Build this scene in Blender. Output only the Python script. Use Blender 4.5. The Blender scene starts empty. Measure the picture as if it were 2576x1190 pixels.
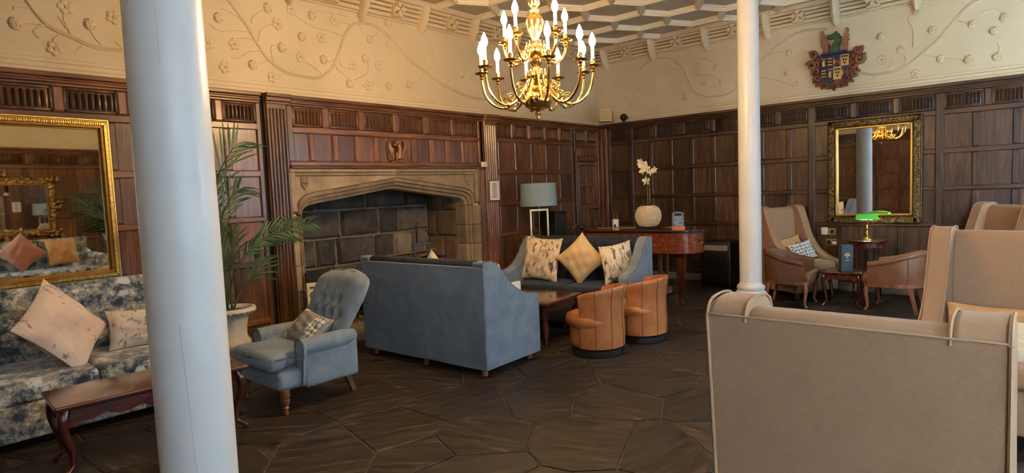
import bpy, bmesh, math, random
from mathutils import Matrix, Vector
random.seed(7)
sc = bpy.context.scene
COL = sc.collection
PI = math.pi
R = math.radians

# ------------------------------------------------------------------ camera
FPX, PIT, ROL, YAW, EYE = 1525.0, R(4.26), R(2.34), R(41.5), 1.57
fw0 = Vector((math.cos(YAW), math.sin(YAW), 0)); rt0 = Vector((math.sin(YAW), -math.cos(YAW), 0)); up0 = Vector((0, 0, 1))
fw = fw0*math.cos(PIT) - up0*math.sin(PIT)
dn = -(fw0*math.sin(PIT) + up0*math.cos(PIT))
ix = rt0*math.cos(ROL) + dn*math.sin(ROL)
iy = -rt0*math.sin(ROL) + dn*math.cos(ROL)
cd = bpy.data.cameras.new('camera')
cd.sensor_width = 36.0; cd.lens = FPX/2576*36.0; cd.clip_start = 0.05
cam = bpy.data.objects.new('camera', cd); COL.objects.link(cam)
M = Matrix((ix, -iy, -fw)).transposed().to_4x4(); M.translation = Vector((0, 0, EYE))
cam.matrix_world = M
sc.camera = cam

# ------------------------------------------------------------------ world, daylight, exposure
w = bpy.data.worlds.new('sky'); sc.world = w; w.use_nodes = True
w.node_tree.nodes['Background'].inputs[0].default_value = (0.55, 0.74, 1.0, 1)
w.node_tree.nodes['Background'].inputs[1].default_value = 1.0
def arealight(name, loc, size, rot, power, col):
    l = bpy.data.lights.new(name, 'AREA'); l.shape = 'RECTANGLE'; l.size, l.size_y = size; l.energy = power; l.color = col
    o = bpy.data.objects.new(name, l); COL.objects.link(o); o.location = loc; o.rotation_euler = rot
    return o
NY = -1.8                      # wall with the windows, behind the camera
DAY = (0.58, 0.79, 1.0)
WINS = [(-0.5, 2.2), (5.5, 8.2)]
for k, (a, b) in enumerate(WINS):
    arealight('daylight_through_window', ((a+b)/2, NY-0.10, 1.95), (b-a-0.1, 2.3), (R(90), 0, PI), (1400, 1400)[k], DAY)
sc.view_settings.view_transform = 'Standard'; sc.view_settings.look = 'None'
sc.view_settings.gamma = 1.0; sc.view_settings.use_curve_mapping = False
sc.view_settings.exposure = 1.5
BULB = 150.0

# ------------------------------------------------------------------ mesh builder
class MB:
    def __init__(s): s.v = []; s.f = []
    def add(s, vs, fs):
        n = len(s.v); s.v += [tuple(p) for p in vs]; s.f += [tuple(i+n for i in f) for f in fs]; return s
    def box(s, x0, x1, y0, y1, z0, z1):
        return s.add([(x, y, z) for z in (z0, z1) for y in (y0, y1) for x in (x0, x1)],
                     [(0,2,3,1),(4,5,7,6),(0,1,5,4),(2,6,7,3),(0,4,6,2),(1,3,7,5)])
    def hexa(s, a, b):          # two quads of four points each
        return s.add(list(a)+list(b), [(0,3,2,1),(4,5,6,7),(0,1,5,4),(1,2,6,5),(2,3,7,6),(3,0,4,7)])
    def tube(s, pts, r, n=8, cap=True, closed=False):
        P = [Vector(p) for p in pts]; m = len(P)
        rr = r if isinstance(r, (list, tuple)) else [r]*m
        vs = []; ref = None
        for i in range(m):
            if closed: t = P[(i+1) % m]-P[i-1]
            else: t = P[min(i+1, m-1)]-P[max(i-1, 0)]
            if t.length < 1e-9: t = Vector((0, 0, 1))
            t.normalize()
            if ref is None: ref = Vector((0, 0, 1)) if abs(t.z) < .9 else Vector((1, 0, 0))
            a = t.cross(ref)
            if a.length < 1e-6: a = t.orthogonal()
            a.normalize(); b = t.cross(a); ref = -b if b.dot(ref) < 0 else b
            a = t.cross(ref).normalized(); b = t.cross(a)
            for k in range(n):
                an = 2*PI*k/n; vs.append(P[i]+(a*math.cos(an)+b*math.sin(an))*rr[i])
        fs = []
        for i in range(m if closed else m-1):
            j = (i+1) % m
            for k in range(n): fs.append((i*n+k, i*n+(k+1) % n, j*n+(k+1) % n, j*n+k))
        if cap and not closed: fs += [tuple(range(n))[::-1], tuple(range((m-1)*n, m*n))]
        return s.add(vs, fs)
    def lathe(s, prof, n=24, c=(0, 0, 0), cap=True):
        vs = []
        for r, z in prof:
            for k in range(n): vs.append((c[0]+r*math.cos(2*PI*k/n), c[1]+r*math.sin(2*PI*k/n), c[2]+z))
        fs = [(i*n+k, i*n+(k+1) % n, (i+1)*n+(k+1) % n, (i+1)*n+k) for i in range(len(prof)-1) for k in range(n)]
        if cap: fs += [tuple(range(n))[::-1], tuple(range((len(prof)-1)*n, len(prof)*n))]
        return s.add(vs, fs)
    def prism(s, poly, fn, d0, d1):   # fn(a,b,d)->xyz
        n = len(poly)
        return s.add([fn(a, b, d0) for a, b in poly]+[fn(a, b, d1) for a, b in poly],
                     [tuple(range(n))[::-1], tuple(range(n, 2*n))]+[(i, (i+1) % n, n+(i+1) % n, n+i) for i in range(n)])
    def grid(s, nu, nv, fn, cu=False, cv=False):
        vs = [fn(i/(nu if cu else nu-1), j/(nv if cv else nv-1)) for i in range(nu) for j in range(nv)]
        fs = [(i*nv+j, ((i+1) % nu)*nv+j, ((i+1) % nu)*nv+(j+1) % nv, i*nv+(j+1) % nv)
              for i in range(nu if cu else nu-1) for j in range(nv if cv else nv-1)]
        return s.add(vs, fs)
    def ball(s, c, r, n=12, m=8):
        rx, ry, rz = r if isinstance(r, (tuple, list)) else (r, r, r)
        vs = [(c[0], c[1], c[2]-rz)]
        for i in range(1, m):
            a = -PI/2+PI*i/m
            vs += [(c[0]+rx*math.cos(a)*math.cos(2*PI*k/n), c[1]+ry*math.cos(a)*math.sin(2*PI*k/n), c[2]+rz*math.sin(a)) for k in range(n)]
        vs.append((c[0], c[1], c[2]+rz)); e = len(vs)-1
        fs = [(0, 1+(k+1) % n, 1+k) for k in range(n)]
        fs += [(1+i*n+k, 1+i*n+(k+1) % n, 1+(i+1)*n+(k+1) % n, 1+(i+1)*n+k) for i in range(m-2) for k in range(n)]
        fs += [(e, 1+(m-2)*n+k, 1+(m-2)*n+(k+1) % n) for k in range(n)]
        return s.add(vs, fs)
    def rbox(s, c, sz, r, seg=3, mid=1, fn=None):
        h = [x/2 for x in sz]; r = min(r, min(h)*0.999)
        def ax(k):
            q = [-h[k]+r*(1-math.tan((1-i/seg)*PI/4)) for i in range(seg)]
            inn = [-(h[k]-r)+2*(h[k]-r)*i/mid for i in range(mid+1)]
            return q+inn+[-x for x in q[::-1]]
        A = [ax(0), ax(1), ax(2)]; idx = {}; vs = []; fs = []
        def vert(p):
            q = [max(-(h[i]-r), min(h[i]-r, p[i])) for i in range(3)]
            d = Vector([p[i]-q[i] for i in range(3)])
            if d.length > 1e-9: d = d.normalized()*r
            o = tuple(round(q[i]+d[i], 5) for i in range(3))
            if o not in idx: idx[o] = len(vs); vs.append(o)
            return idx[o]
        for k in range(3):
            a, b = (k+1) % 3, (k+2) % 3
            for sg in (-1, 1):
                for i in range(len(A[a])-1):
                    for j in range(len(A[b])-1):
                        q = []
                        for (u, v) in ((i, j), (i+1, j), (i+1, j+1), (i, j+1)):
                            p = [0, 0, 0]; p[k] = sg*h[k]; p[a] = A[a][u]; p[b] = A[b][v]; q.append(vert(p))
                        if len(set(q)) > 2: fs.append(tuple(q if sg > 0 else q[::-1]))
        out = []
        for p in vs:
            if fn: p = fn(*p)
            out.append((p[0]+c[0], p[1]+c[1], p[2]+c[2]))
        return s.add(out, [tuple(dict.fromkeys(f)) for f in fs])
    def build(s, name, mat, parent=None, smooth=38, loc=None, rot=None, bevel=0, bseg=2, subd=0):
        me = bpy.data.meshes.new(name); me.from_pydata(s.v, [], s.f); me.update()
        b = bmesh.new(); b.from_mesh(me); bmesh.ops.recalc_face_normals(b, faces=b.faces); b.to_mesh(me); b.free()
        if smooth:
            me.polygons.foreach_set('use_smooth', [True]*len(me.polygons)); me.set_sharp_from_angle(angle=R(smooth))
        me.materials.append(mat)
        o = bpy.data.objects.new(name, me); COL.objects.link(o)
        if parent: o.parent = parent
        if loc: o.location = loc
        if rot: o.rotation_euler = rot
        if bevel:
            m = o.modifiers.new('soft', 'BEVEL'); m.width = bevel; m.segments = bseg; m.limit_method = 'ANGLE'; m.angle_limit = R(35)
        if subd:
            m = o.modifiers.new('sub', 'SUBSURF'); m.levels = m.render_levels = subd
        return o

def tag(o, label, cat, group=None, kind=None):
    o['label'] = label; o['category'] = cat
    if group: o['group'] = group
    if kind: o['kind'] = kind
    return o
def thing(name, label, cat, loc=(0, 0, 0), rz=0, group=None):
    o = bpy.data.objects.new(name, None); COL.objects.link(o); o.location = loc; o.rotation_euler = (0, 0, rz)
    o.empty_display_size = 0.1
    return tag(o, label, cat, group)
def dup(root, label, loc, rz):
    def cp(o, par):
        c = o.copy(); COL.objects.link(c); c.parent = par
        for ch in [x for x in COL.objects if x.parent == o]: cp(ch, c)
        return c
    c = cp(root, None); c.location = loc; c.rotation_euler = (0, 0, rz); c['label'] = label
    return c
def smoothpath(pts, n=6):
    P = [Vector(p) for p in pts]; out = []
    for i in range(len(P)-1):
        a, b, c, d = P[max(i-1, 0)], P[i], P[i+1], P[min(i+2, len(P)-1)]
        for k in range(n):
            t = k/n
            out.append(0.5*((2*b)+(c-a)*t+(2*a-5*b+4*c-d)*t*t+(3*b-a-3*c+d)*t*t*t))
    return out+[P[-1]]

# ------------------------------------------------------------------ materials
def srgb(r, g, b):
    f = lambda x: (x/255/12.92) if x <= 10 else ((x/255+0.055)/1.055)**2.4
    return (f(r), f(g), f(b), 1)
class NT:
    def __init__(s, name):
        s.m = bpy.data.materials.new(name); s.m.use_nodes = True; s.t = s.m.node_tree; s.p = s.t.nodes['Principled BSDF']
    def n(s, typ, **kw):
        o = s.t.nodes.new('ShaderNode'+typ)
        for k, v in kw.items():
            if k.startswith('i_'): o.inputs[k[2:].replace('_', ' ')].default_value = v
            else: setattr(o, k, v)
        return o
    def l(s, a, b): s.t.links.new(a, b)
    def coords(s, scale=(1, 1, 1), rnd=0):
        tc = s.n('TexCoord'); mp = s.n('Mapping'); mp.inputs['Scale'].default_value = scale
        if rnd:
            oi = s.n('ObjectInfo'); mu = s.n('VectorMath', operation='SCALE'); mu.inputs['Scale'].default_value = rnd
            cb = s.n('CombineXYZ'); s.l(oi.outputs['Random'], cb.inputs[0]); s.l(oi.outputs['Random'], cb.inputs[1]); s.l(oi.outputs['Random'], cb.inputs[2])
            s.l(cb.outputs[0], mu.inputs[0])
            ad = s.n('VectorMath', operation='ADD'); s.l(tc.outputs['Object'], ad.inputs[0]); s.l(mu.outputs[0], ad.inputs[1])
            s.l(ad.outputs[0], mp.inputs['Vector']); s.oi = oi
        else: s.l(tc.outputs['Object'], mp.inputs['Vector'])
        return mp.outputs[0]
    def noise(s, co, scale, detail=4, rough=.55, dist=0):
        o = s.n('TexNoise'); s.l(co, o.inputs['Vector']); o.inputs['Scale'].default_value = scale
        o.inputs['Detail'].default_value = detail; o.inputs['Roughness'].default_value = rough; o.inputs['Distortion'].default_value = dist
        return o.outputs['Fac']
    def ramp(s, fac, stops):
        o = s.n('ValToRGB'); e = o.color_ramp.elements
        while len(e) < len(stops): e.new(.5)
        for k, (p, c) in enumerate(stops): e[k].position = p; e[k].color = c
        s.l(fac, o.inputs[0]); return o.outputs[0]
    def mix(s, fac, a, b, mode='MIX'):
        o = s.n('Mix', data_type='RGBA', blend_type=mode)
        for src, sock in ((fac, o.inputs[0]), (a, o.inputs[6]), (b, o.inputs[7])):
            if hasattr(src, 'links'): s.l(src, sock)
            else: sock.default_value = src
        return o.outputs[2]
    def bump(s, h, strength, dist=.01):
        o = s.n('Bump'); o.inputs['Strength'].default_value = strength; o.inputs['Distance'].default_value = dist
        s.l(h, o.inputs['Height']); s.l(o.outputs[0], s.p.inputs['Normal'])
def plain(name, c, rough=.5, metal=0, spec=.5, c2=None, scale=8, bump=0, bscale=None, rnd=0, sheen=0, coat=0, emit=None, es=0):
    t = NT(name); p = t.p; p.inputs['Base Color'].default_value = c; p.inputs['Roughness'].default_value = rough
    p.inputs['Metallic'].default_value = metal; p.inputs['Specular IOR Level'].default_value = spec
    p.inputs['Sheen Weight'].default_value = sheen; p.inputs['Coat Weight'].default_value = coat
    if c2 is not None or bump:
        co = t.coords((1, 1, 1), rnd)
        f = t.noise(co, scale, 5, .6)
        if c2 is not None: t.l(t.ramp(f, [(.33, c), (.67, c2)]), p.inputs['Base Color'])
        if bump: t.bump(t.noise(co, bscale or scale*4, 4, .6) if bscale else f, bump)
    if emit: p.inputs['Emission Color'].default_value = emit; p.inputs['Emission Strength'].default_value = es
    return t.m
def wood(name, dark, mid, light, rough=.34, along='z', tone=.5, coat=.15, sc_=1.0, bump=.25):
    t = NT(name); p = t.p
    a, b = 2.2*sc_, 26*sc_
    co = t.coords({'z': (b, b, a), 'x': (a, b, b), 'y': (b, a, b)}[along], 7.0)
    f = t.noise(co, 1.0, 6, .62, .6)
    c = t.ramp(f, [(.28, dark), (.5, mid), (.74, light)])
    mr = t.n('MapRange'); mr.inputs['To Min'].default_value = 1-tone; mr.inputs['To Max'].default_value = 1+tone
    t.l(t.oi.outputs['Random'], mr.inputs['Value'])
    co2 = t.coords((1, 1, 1), 5.0); g = t.noise(co2, 2.6, 3, .5)
    g2 = t.n('MapRange'); g2.inputs['To Min'].default_value = .62; g2.inputs['To Max'].default_value = 1.38; t.l(g, g2.inputs['Value'])
    mm = t.n('Math', operation='MULTIPLY'); t.l(mr.outputs[0], mm.inputs[0]); t.l(g2.outputs[0], mm.inputs[1])
    hs = t.n('HueSaturation'); t.l(mm.outputs[0], hs.inputs['Value']); t.l(c, hs.inputs['Color'])
    t.l(hs.outputs[0], p.inputs['Base Color'])
    rr = t.n('MapRange'); rr.inputs['To Min'].default_value = rough-.1; rr.inputs['To Max'].default_value = rough+.16; t.l(g, rr.inputs['Value']); t.l(rr.outputs[0], p.inputs['Roughness'])
    p.inputs['Coat Weight'].default_value = coat; p.inputs['Coat Roughness'].default_value = .2
    t.bump(f, bump, .004)
    return t.m
S = srgb
m_oak = wood('oak_panel', S(58, 33, 17), S(98, 60, 32), S(140, 93, 54), .34, 'z', .40, .3)
m_oakrail = wood('oak_rail', S(62, 35, 17), S(102, 62, 33), S(142, 93, 54), .34, 'x', .15, .3)
m_oakraily_shaded = wood('oak_rail_shaded', S(36, 21, 12), S(62, 38, 24), S(94, 61, 39), .36, 'y', .15)  # rail oak for the mirror wall, colour darkened to stand for its shade
m_oakdark = wood('oak_frieze', S(50, 30, 16), S(84, 53, 31), S(128, 87, 53), .38, 'z', .18, .25)
m_muntin = wood('oak_muntin', S(78, 47, 30), S(120, 78, 52), S(160, 114, 80), .4, 'z', .2, .25)
m_oakR_shaded = wood('oak_panel_shaded', S(38, 22, 13), S(68, 42, 26), S(104, 69, 43), .36, 'z', .35, .25)  # panel oak again, with the mirror wall's shade put into the colour
m_oakRst_shaded = wood('oak_stile_shaded', S(34, 20, 12), S(60, 37, 24), S(96, 63, 42), .38, 'z', .18, .2)  # stile oak for the same wall, shade painted in as a darker tone
m_mahog = wood('mahogany', S(38, 12, 9), S(74, 28, 20), S(108, 50, 34), .20, 'x', .12, .6)
m_mahogtop = wood('polished_mahogany', S(48, 20, 14), S(84, 38, 26), S(112, 58, 40), .14, 'x', .08, 1.0, 1.0, .08)
m_mahogz = wood('mahogany_upright', S(38, 13, 10), S(72, 28, 20), S(100, 46, 32), .22, 'z', .12, .5)
m_piano = wood('piano_case', S(70, 28, 16), S(112, 50, 28), S(146, 74, 42), .18, 'x', .05, .6)
m_pianolid = wood('piano_lid', S(34, 14, 9), S(58, 26, 17), S(82, 42, 27), .12, 'y', .05, .8)
m_redwood = wood('chair_redwood', S(96, 54, 38), S(132, 78, 56), S(160, 100, 74), .4, 'z', .05, .1)
m_turn = wood('turned_leg', S(82, 46, 28), S(124, 78, 50), S(150, 100, 70), .35, 'z', .05, .3)
m_plaster = plain('cream_plaster', S(202, 184, 150), .75, c2=S(210, 193, 161), scale=1.5, bump=.12, bscale=60)
m_ceilpl = plain('ceiling_plaster', S(176, 166, 146), .8, c2=S(190, 180, 160), scale=2, bump=.1, bscale=50)
m_rib = plain('rib_plaster', S(236, 226, 204), .7, bump=.08, scale=40)
m_white = plain('white_gloss_paint', S(228, 228, 226), .32, c2=S(236, 236, 234), scale=3, bump=.05, bscale=14)
m_blackgap = plain('dark_gap', S(20, 14, 11), .8)
m_gold = plain('gilt', (.62, .40, .12, 1), .33, 1, c2=(.50, .30, .08, 1), scale=30, bump=.2, bscale=60)
m_goldold = plain('antique_gilt', (.30, .20, .075, 1), .42, 1, c2=(.10, .065, .03, 1), scale=40, bump=.8, bscale=55)
m_brass = plain('brass', (.83, .58, .22, 1), .16, 1, c2=(.75, .50, .17, 1), scale=12)
m_brassdull = plain('satin_brass', (.62, .46, .24, 1), .35, 1)
m_mirror = plain('mirror_glass', (.80, .80, .78, 1), .015, 1)
m_mirrorL = plain('old_mirror_glass', (.78, .76, .68, 1), .02, 1)
m_black = plain('black_paint', S(22, 21, 21), .45)
m_iron = plain('black_iron', S(30, 29, 29), .55, .6, c2=S(48, 45, 44), scale=20)
m_steel = plain('grey_steel', S(120, 124, 130), .4, .7)
m_whiteplastic = plain('white_plastic', S(232, 226, 214), .4)
m_paper = plain('paper', S(232, 226, 212), .7)
m_ink = plain('ink', S(96, 92, 88), .8)
m_bulb = plain('lit_bulb', (1, .8, .5, 1), .4, emit=(1, .64, .28, 1), es=BULB)
m_candle = plain('candle_sleeve', S(245, 232, 200), .5, emit=(1, .75, .4, 1), es=.6)
m_green = plain('plant_green', S(40, 66, 34), .45, c2=S(70, 98, 50), scale=6, rnd=4)
m_stem = plain('plant_stem', S(96, 116, 64), .5)
m_soil = plain('soil', S(120, 110, 98), .9, c2=S(70, 62, 54), scale=60)
m_urn = plain('urn_stone', S(196, 192, 182), .7, c2=S(226, 220, 206), scale=6, bump=.3, bscale=40)

def stone(name, a, b, c, bump=.5, rough=.85):
    t = NT(name); co = t.coords((1, 1, 1), 9.0); f = t.noise(co, 3.2, 8, .68, .3)
    col = t.ramp(f, [(.3, a), (.52, b), (.75, c)])
    mr = t.n('MapRange'); mr.inputs['To Min'].default_value = .72; mr.inputs['To Max'].default_value = 1.28; t.l(t.oi.outputs['Random'], mr.inputs['Value'])
    hs = t.n('HueSaturation'); t.l(mr.outputs[0], hs.inputs['Value']); t.l(col, hs.inputs['Color']); t.l(hs.outputs[0], t.p.inputs['Base Color'])
    t.p.inputs['Roughness'].default_value = rough
    t.bump(t.noise(co, 14, 8, .7), bump, .02)
    return t.m
m_stone = stone('mantel_sandstone', S(112, 96, 76), S(148, 130, 105), S(174, 154, 126), .35)
m_soot = stone('sooty_stone', S(44, 41, 38), S(74, 69, 63), S(112, 104, 95), .9)
m_sootgrey = stone('grey_hearth_stone', S(98, 90, 80), S(134, 124, 110), S(164, 153, 138), .9)
m_hearthside = stone('brown_hearth_stone', S(80, 64, 44), S(108, 88, 62), S(134, 112, 82), .8)
m_mortar = plain('mortar', S(128, 120, 106), .9, c2=S(104, 96, 84), scale=20, bump=.4, bscale=60)

def flag():
    t = NT('slate_flagstone'); p = t.p
    oi = t.n('ObjectInfo'); tc = t.n('TexCoord')
    rot = t.n('VectorRotate', rotation_type='Z_AXIS'); mu = t.n('Math', operation='MULTIPLY'); mu.inputs[1].default_value = 1.7
    t.l(oi.outputs['Random'], mu.inputs[0]); t.l(mu.outputs[0], rot.inputs['Angle']); t.l(tc.outputs['Object'], rot.inputs['Vector'])
    mp = t.n('Mapping'); mp.inputs['Scale'].default_value = (1.5, 11, 4); t.l(rot.outputs[0], mp.inputs[0])
    f = t.noise(mp.outputs[0], 1.5, 8, .66, 1.2)
    col = t.ramp(f, [(.36, S(24, 19, 16)), (.48, S(46, 36, 29)), (.56, S(64, 51, 40)), (.68, S(104, 86, 68))])
    mr = t.n('MapRange'); mr.inputs['To Min'].default_value = .8; mr.inputs['To Max'].default_value = 1.2; t.l(oi.outputs['Random'], mr.inputs['Value'])
    hs = t.n('HueSaturation'); t.l(mr.outputs[0], hs.inputs['Value']); t.l(col, hs.inputs['Color']); t.l(hs.outputs[0], p.inputs['Base Color'])
    r2 = t.n('MapRange'); r2.inputs['To Min'].default_value = .34; r2.inputs['To Max'].default_value = .62; t.l(f, r2.inputs['Value']); t.l(r2.outputs[0], p.inputs['Roughness'])
    t.bump(f, .8, .014)
    return t.m
m_flag = flag()
m_grout = plain('floor_joint', S(58, 48, 38), .9, c2=S(120, 102, 80), scale=5)

def velvet(name, c1, c2, sheen=.5, rough=.8, scale=3.5, dist=1.6):
    t = NT(name); co = t.coords((1, 1, 1), 3.0)
    f = t.noise(co, scale, 5, .6, dist); g = t.noise(co, 160, 2, .5)
    t.l(t.ramp(f, [(.38, c1), (.62, c2)]), t.p.inputs['Base Color'])
    t.p.inputs['Roughness'].default_value = rough; t.p.inputs['Sheen Weight'].default_value = sheen; t.p.inputs['Sheen Roughness'].default_value = .35
    t.p.inputs['Specular IOR Level'].default_value = .25
    t.bump(g, .25, .003)
    return t.m
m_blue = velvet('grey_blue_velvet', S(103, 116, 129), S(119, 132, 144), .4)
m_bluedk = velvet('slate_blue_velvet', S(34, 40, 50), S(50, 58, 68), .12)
m_pipe = plain('piping_blue', S(84, 92, 100), .8)
m_beige = velvet('beige_wool', S(150, 116, 87), S(155, 121, 92), .2, .85, 60, 0)
m_beigepipe = plain('beige_piping', S(164, 131, 100), .8)
m_tancush = velvet('tan_cushion', S(176, 134, 88), S(192, 152, 106), .2)
m_cream = velvet('cream_cushion', S(214, 196, 166), S(228, 212, 184), .2, .8, 6)
def inkcush(name, base, inkc, sc_=(7, 7, 2.5), th=.60, bands=True):
    t = NT(name); co = t.coords(sc_); f = t.noise(co, 1.6, 6, .65, .6)
    k = t.ramp(f, [(th-.02, (0, 0, 0, 1)), (th+.06, (1, 1, 1, 1))])
    co2 = t.coords((1, 1, 1)); g = t.noise(co2, 3.0, 3, .5)
    soft = t.ramp(g, [(.45, base), (.72, tuple(.55*base[i]+.45*inkc[i] for i in range(3))+(1,))])
    t.l(t.mix(k, soft, inkc), t.p.inputs['Base Color'])
    t.p.inputs['Roughness'].default_value = .75; t.p.inputs['Sheen Weight'].default_value = .2
    t.bump(t.noise(co2, 120, 2, .5), .2, .003)
    return t.m
m_inkcush = inkcush('brushmark_cushion', S(230, 208, 172), S(84, 76, 86), (14, 14, 5), .545)
m_paintcush = inkcush('faded_print_cushion', S(222, 204, 186), S(140, 96, 104), (4, 4, 12), .60)
m_flowcush = inkcush('flower_print_cushion', S(214, 202, 184), S(128, 118, 112), (9, 9, 9), .55)
m_specklecush = inkcush('speckled_cushion', S(214, 184, 136), S(120, 96, 70), (14, 14, 14), .72)
m_greycush = velvet('grey_knit_cushion', S(134, 130, 124), S(150, 146, 138), .1, .9, 30)
m_stripe = plain('pink_ribbed_cushion', S(172, 122, 104), .85, c2=S(150, 102, 88), scale=60)
def triangles():
    t = NT('triangle_print'); co = t.coords((1, 1, 1)); ch = t.n('TexChecker'); ch.inputs['Scale'].default_value = 32
    mp = t.n('Mapping'); mp.inputs['Rotation'].default_value = (0, R(45), 0); t.l(co, mp.inputs[0]); t.l(mp.outputs[0], ch.inputs[0])
    ch.inputs['Color1'].default_value = S(226, 218, 202); ch.inputs['Color2'].default_value = S(120, 132, 140)
    t.l(ch.outputs[0], t.p.inputs['Base Color']); t.p.inputs['Roughness'].default_value = .85
    return t.m
m_tri = triangles()
def floral():
    t = NT('floral_velvet'); co = t.coords((1, 1, 1))
    wv = t.n('TexNoise'); wv.inputs['Scale'].default_value = 3.5; wv.inputs['Detail'].default_value = 4; t.l(co, wv.inputs['Vector'])
    ad = t.n('VectorMath', operation='MULTIPLY_ADD'); t.l(wv.outputs['Color'], ad.inputs[0]); ad.inputs[1].default_value = (.10, .10, .10); t.l(co, ad.inputs[2])
    f = t.noise(ad.outputs[0], 7.5, 9, .78, 0)
    base = t.ramp(f, [(.40, S(30, 40, 52)), (.46, S(70, 83, 96)), (.50, S(132, 140, 143)), (.545, S(158, 145, 114)), (.59, S(208, 216, 222))])
    vo = t.n('TexVoronoi'); vo.inputs['Scale'].default_value = 5.0; t.l(ad.outputs[0], vo.inputs['Vector'])
    g = t.noise(ad.outputs[0], 34, 4, .7, .3)
    sub = t.n('Math', operation='MULTIPLY_ADD'); t.l(g, sub.inputs[0]); sub.inputs[1].default_value = .5; t.l(vo.outputs['Distance'], sub.inputs[2])
    k = t.ramp(sub.outputs[0], [(.44, (1, 1, 1, 1)), (.50, (0, 0, 0, 1))])
    t.l(t.mix(k, base, S(206, 214, 218)), t.p.inputs['Base Color'])
    t.p.inputs['Roughness'].default_value = .7; t.p.inputs['Sheen Weight'].default_value = .3
    t.bump(t.noise(co, 90, 2, .5), .2, .003)
    return t.m
m_floral = floral()
def leather(name, a, b, rough=.42):
    t = NT(name); co = t.coords((1, 1, 1), 5.0); f = t.noise(co, 5, 6, .65)
    t.l(t.ramp(f, [(.3, a), (.68, b)]), t.p.inputs['Base Color']); t.p.inputs['Roughness'].default_value = rough
    t.bump(t.noise(co, 70, 4, .6), .18, .004); t.p.inputs['Coat Weight'].default_value = .1
    return t.m
m_tan = leather('tan_leather', S(148, 84, 40), S(186, 116, 60))
m_tanseam = plain('leather_seam', S(96, 54, 30), .6)
m_brownlth = leather('brown_leather', S(100, 62, 42), S(128, 84, 58))
m_shade = velvet('blue_linen_shade', S(134, 156, 160), S(146, 168, 172), .1, .9, 60)
m_glassgreen = plain('green_glass', (.06, .42, .05, 1), .12, emit=(.10, 1.0, .08, 1), es=.07)
m_navy = plain('navy_card', S(54, 68, 82), .5)
m_copper = plain('gold_print', S(206, 166, 112), .5)
m_slate = plain('chalk_slate', S(92, 104, 118), .7)
m_slatewood = plain('orange_wood_block', S(186, 104, 66), .6, c2=S(204, 122, 82), scale=14)
m_chalk = plain('chalk', S(232, 238, 244), .8)
m_potwhite = plain('pebbled_pot', S(206, 188, 160), .7, c2=S(226, 212, 188), scale=40)
m_petal = plain('orchid_petal', S(240, 236, 214), .6)
m_skirt = plain('painted_skirting', S(132, 122, 106), .6)
m_card = plain('grey_cardboard', S(128, 112, 96), .8, c2=S(146, 128, 110), scale=12)
m_red = plain('red_print', S(196, 60, 58), .7)
m_darkgreen = plain('green_print', S(40, 84, 58), .7)
m_glass = plain('pane_glass', (.9, .95, 1, 1), .05)
m_door = wood('dark_door', S(34, 18, 12), S(56, 30, 20), S(84, 48, 32), .4, 'z', .1)

# ------------------------------------------------------------------ room shell
X1, Y1, XB, CZ = 9.32, 6.09, -2.8, 4.0
PT_ = 2.68                                # top of the panelling
WL = lambda u, z, d: (u, Y1-d, z)
WR = lambda u, z, d: (X1-d, u, z)
WN = lambda u, z, d: (u, NY+d, z)
WB = lambda u, z, d: (XB+d, u, z)
def st(o, label=None, cat=None):
    o['kind'] = 'structure'
    if label: o['label'] = label; o['category'] = cat
    return o
FX0, FX1, FZ = 3.38, 6.08, 1.95          # fireplace hole in the wall
mb = MB(); T = .3
for (x0, x1, z0, z1) in ((XB-T, FX0, 0, CZ+.2), (FX1, X1+T, 0, CZ+.2), (FX0, FX1, FZ, CZ+.2)): mb.box(x0, x1, Y1, Y1+T, z0, z1)
wall_left = st(mb.build('wall_left', m_plaster), 'oak panelled wall with cream plaster vine frieze around the fireplace', 'wall')
wall_right = st(MB().box(X1, X1+T, NY-T, Y1+T, 0, CZ+.2).build('wall_right', m_plaster), 'shade-darkened oak panelled wall with plaster vines behind the gilt framed mirror', 'wall')
mb = MB(); cuts = [XB-T]+[q for p in WINS for q in p]+[X1+T]
for i in range(0, len(cuts), 2): mb.box(cuts[i], cuts[i+1], NY-T, NY, 0, CZ+.2)
for a, b in WINS: mb.box(a, b, NY-T, NY, 0, .8); mb.box(a, b, NY-T, NY, 3.1, CZ+.2)
wall_near = st(mb.build('wall_near', m_plaster), 'window wall of the lounge opposite the fireplace', 'wall')
wall_back = st(MB().box(XB-T, XB, NY-T, Y1+T, 0, CZ+.2).build('wall_back', m_plaster), 'panelled end wall seen only in the mirror', 'wall')
ceiling = st(MB().box(XB-T, X1+T, NY-T, Y1+T, CZ, CZ+.2).build('ceiling', m_ceilpl), 'plaster ceiling with a lattice of pale moulded ribs', 'ceiling')
floor = st(MB().box(XB-T, X1+T, NY-T, 7.4, -.2, -.008).build('floor', m_grout), 'dark irregular stone flag floor', 'floor')
for k, (a, b) in enumerate(WINS):
    n = 4; mb = MB()
    for i in range(n+1):
        x = a+(b-a)*i/n; mb.box(x-.04, x+.04, NY-.2, NY-.05, .8, 3.1)
    for z in (.8, 2.2, 3.06): mb.box(a, b, NY-.2, NY-.05, z, z+.06)
    st(mb.build('window_%d' % (k+1), m_white), 'tall mullioned window in the wall facing the fireplace, %s' % ('nearest the end wall' if k == 0 else 'nearest the gilt mirror wall'), 'window')

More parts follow.
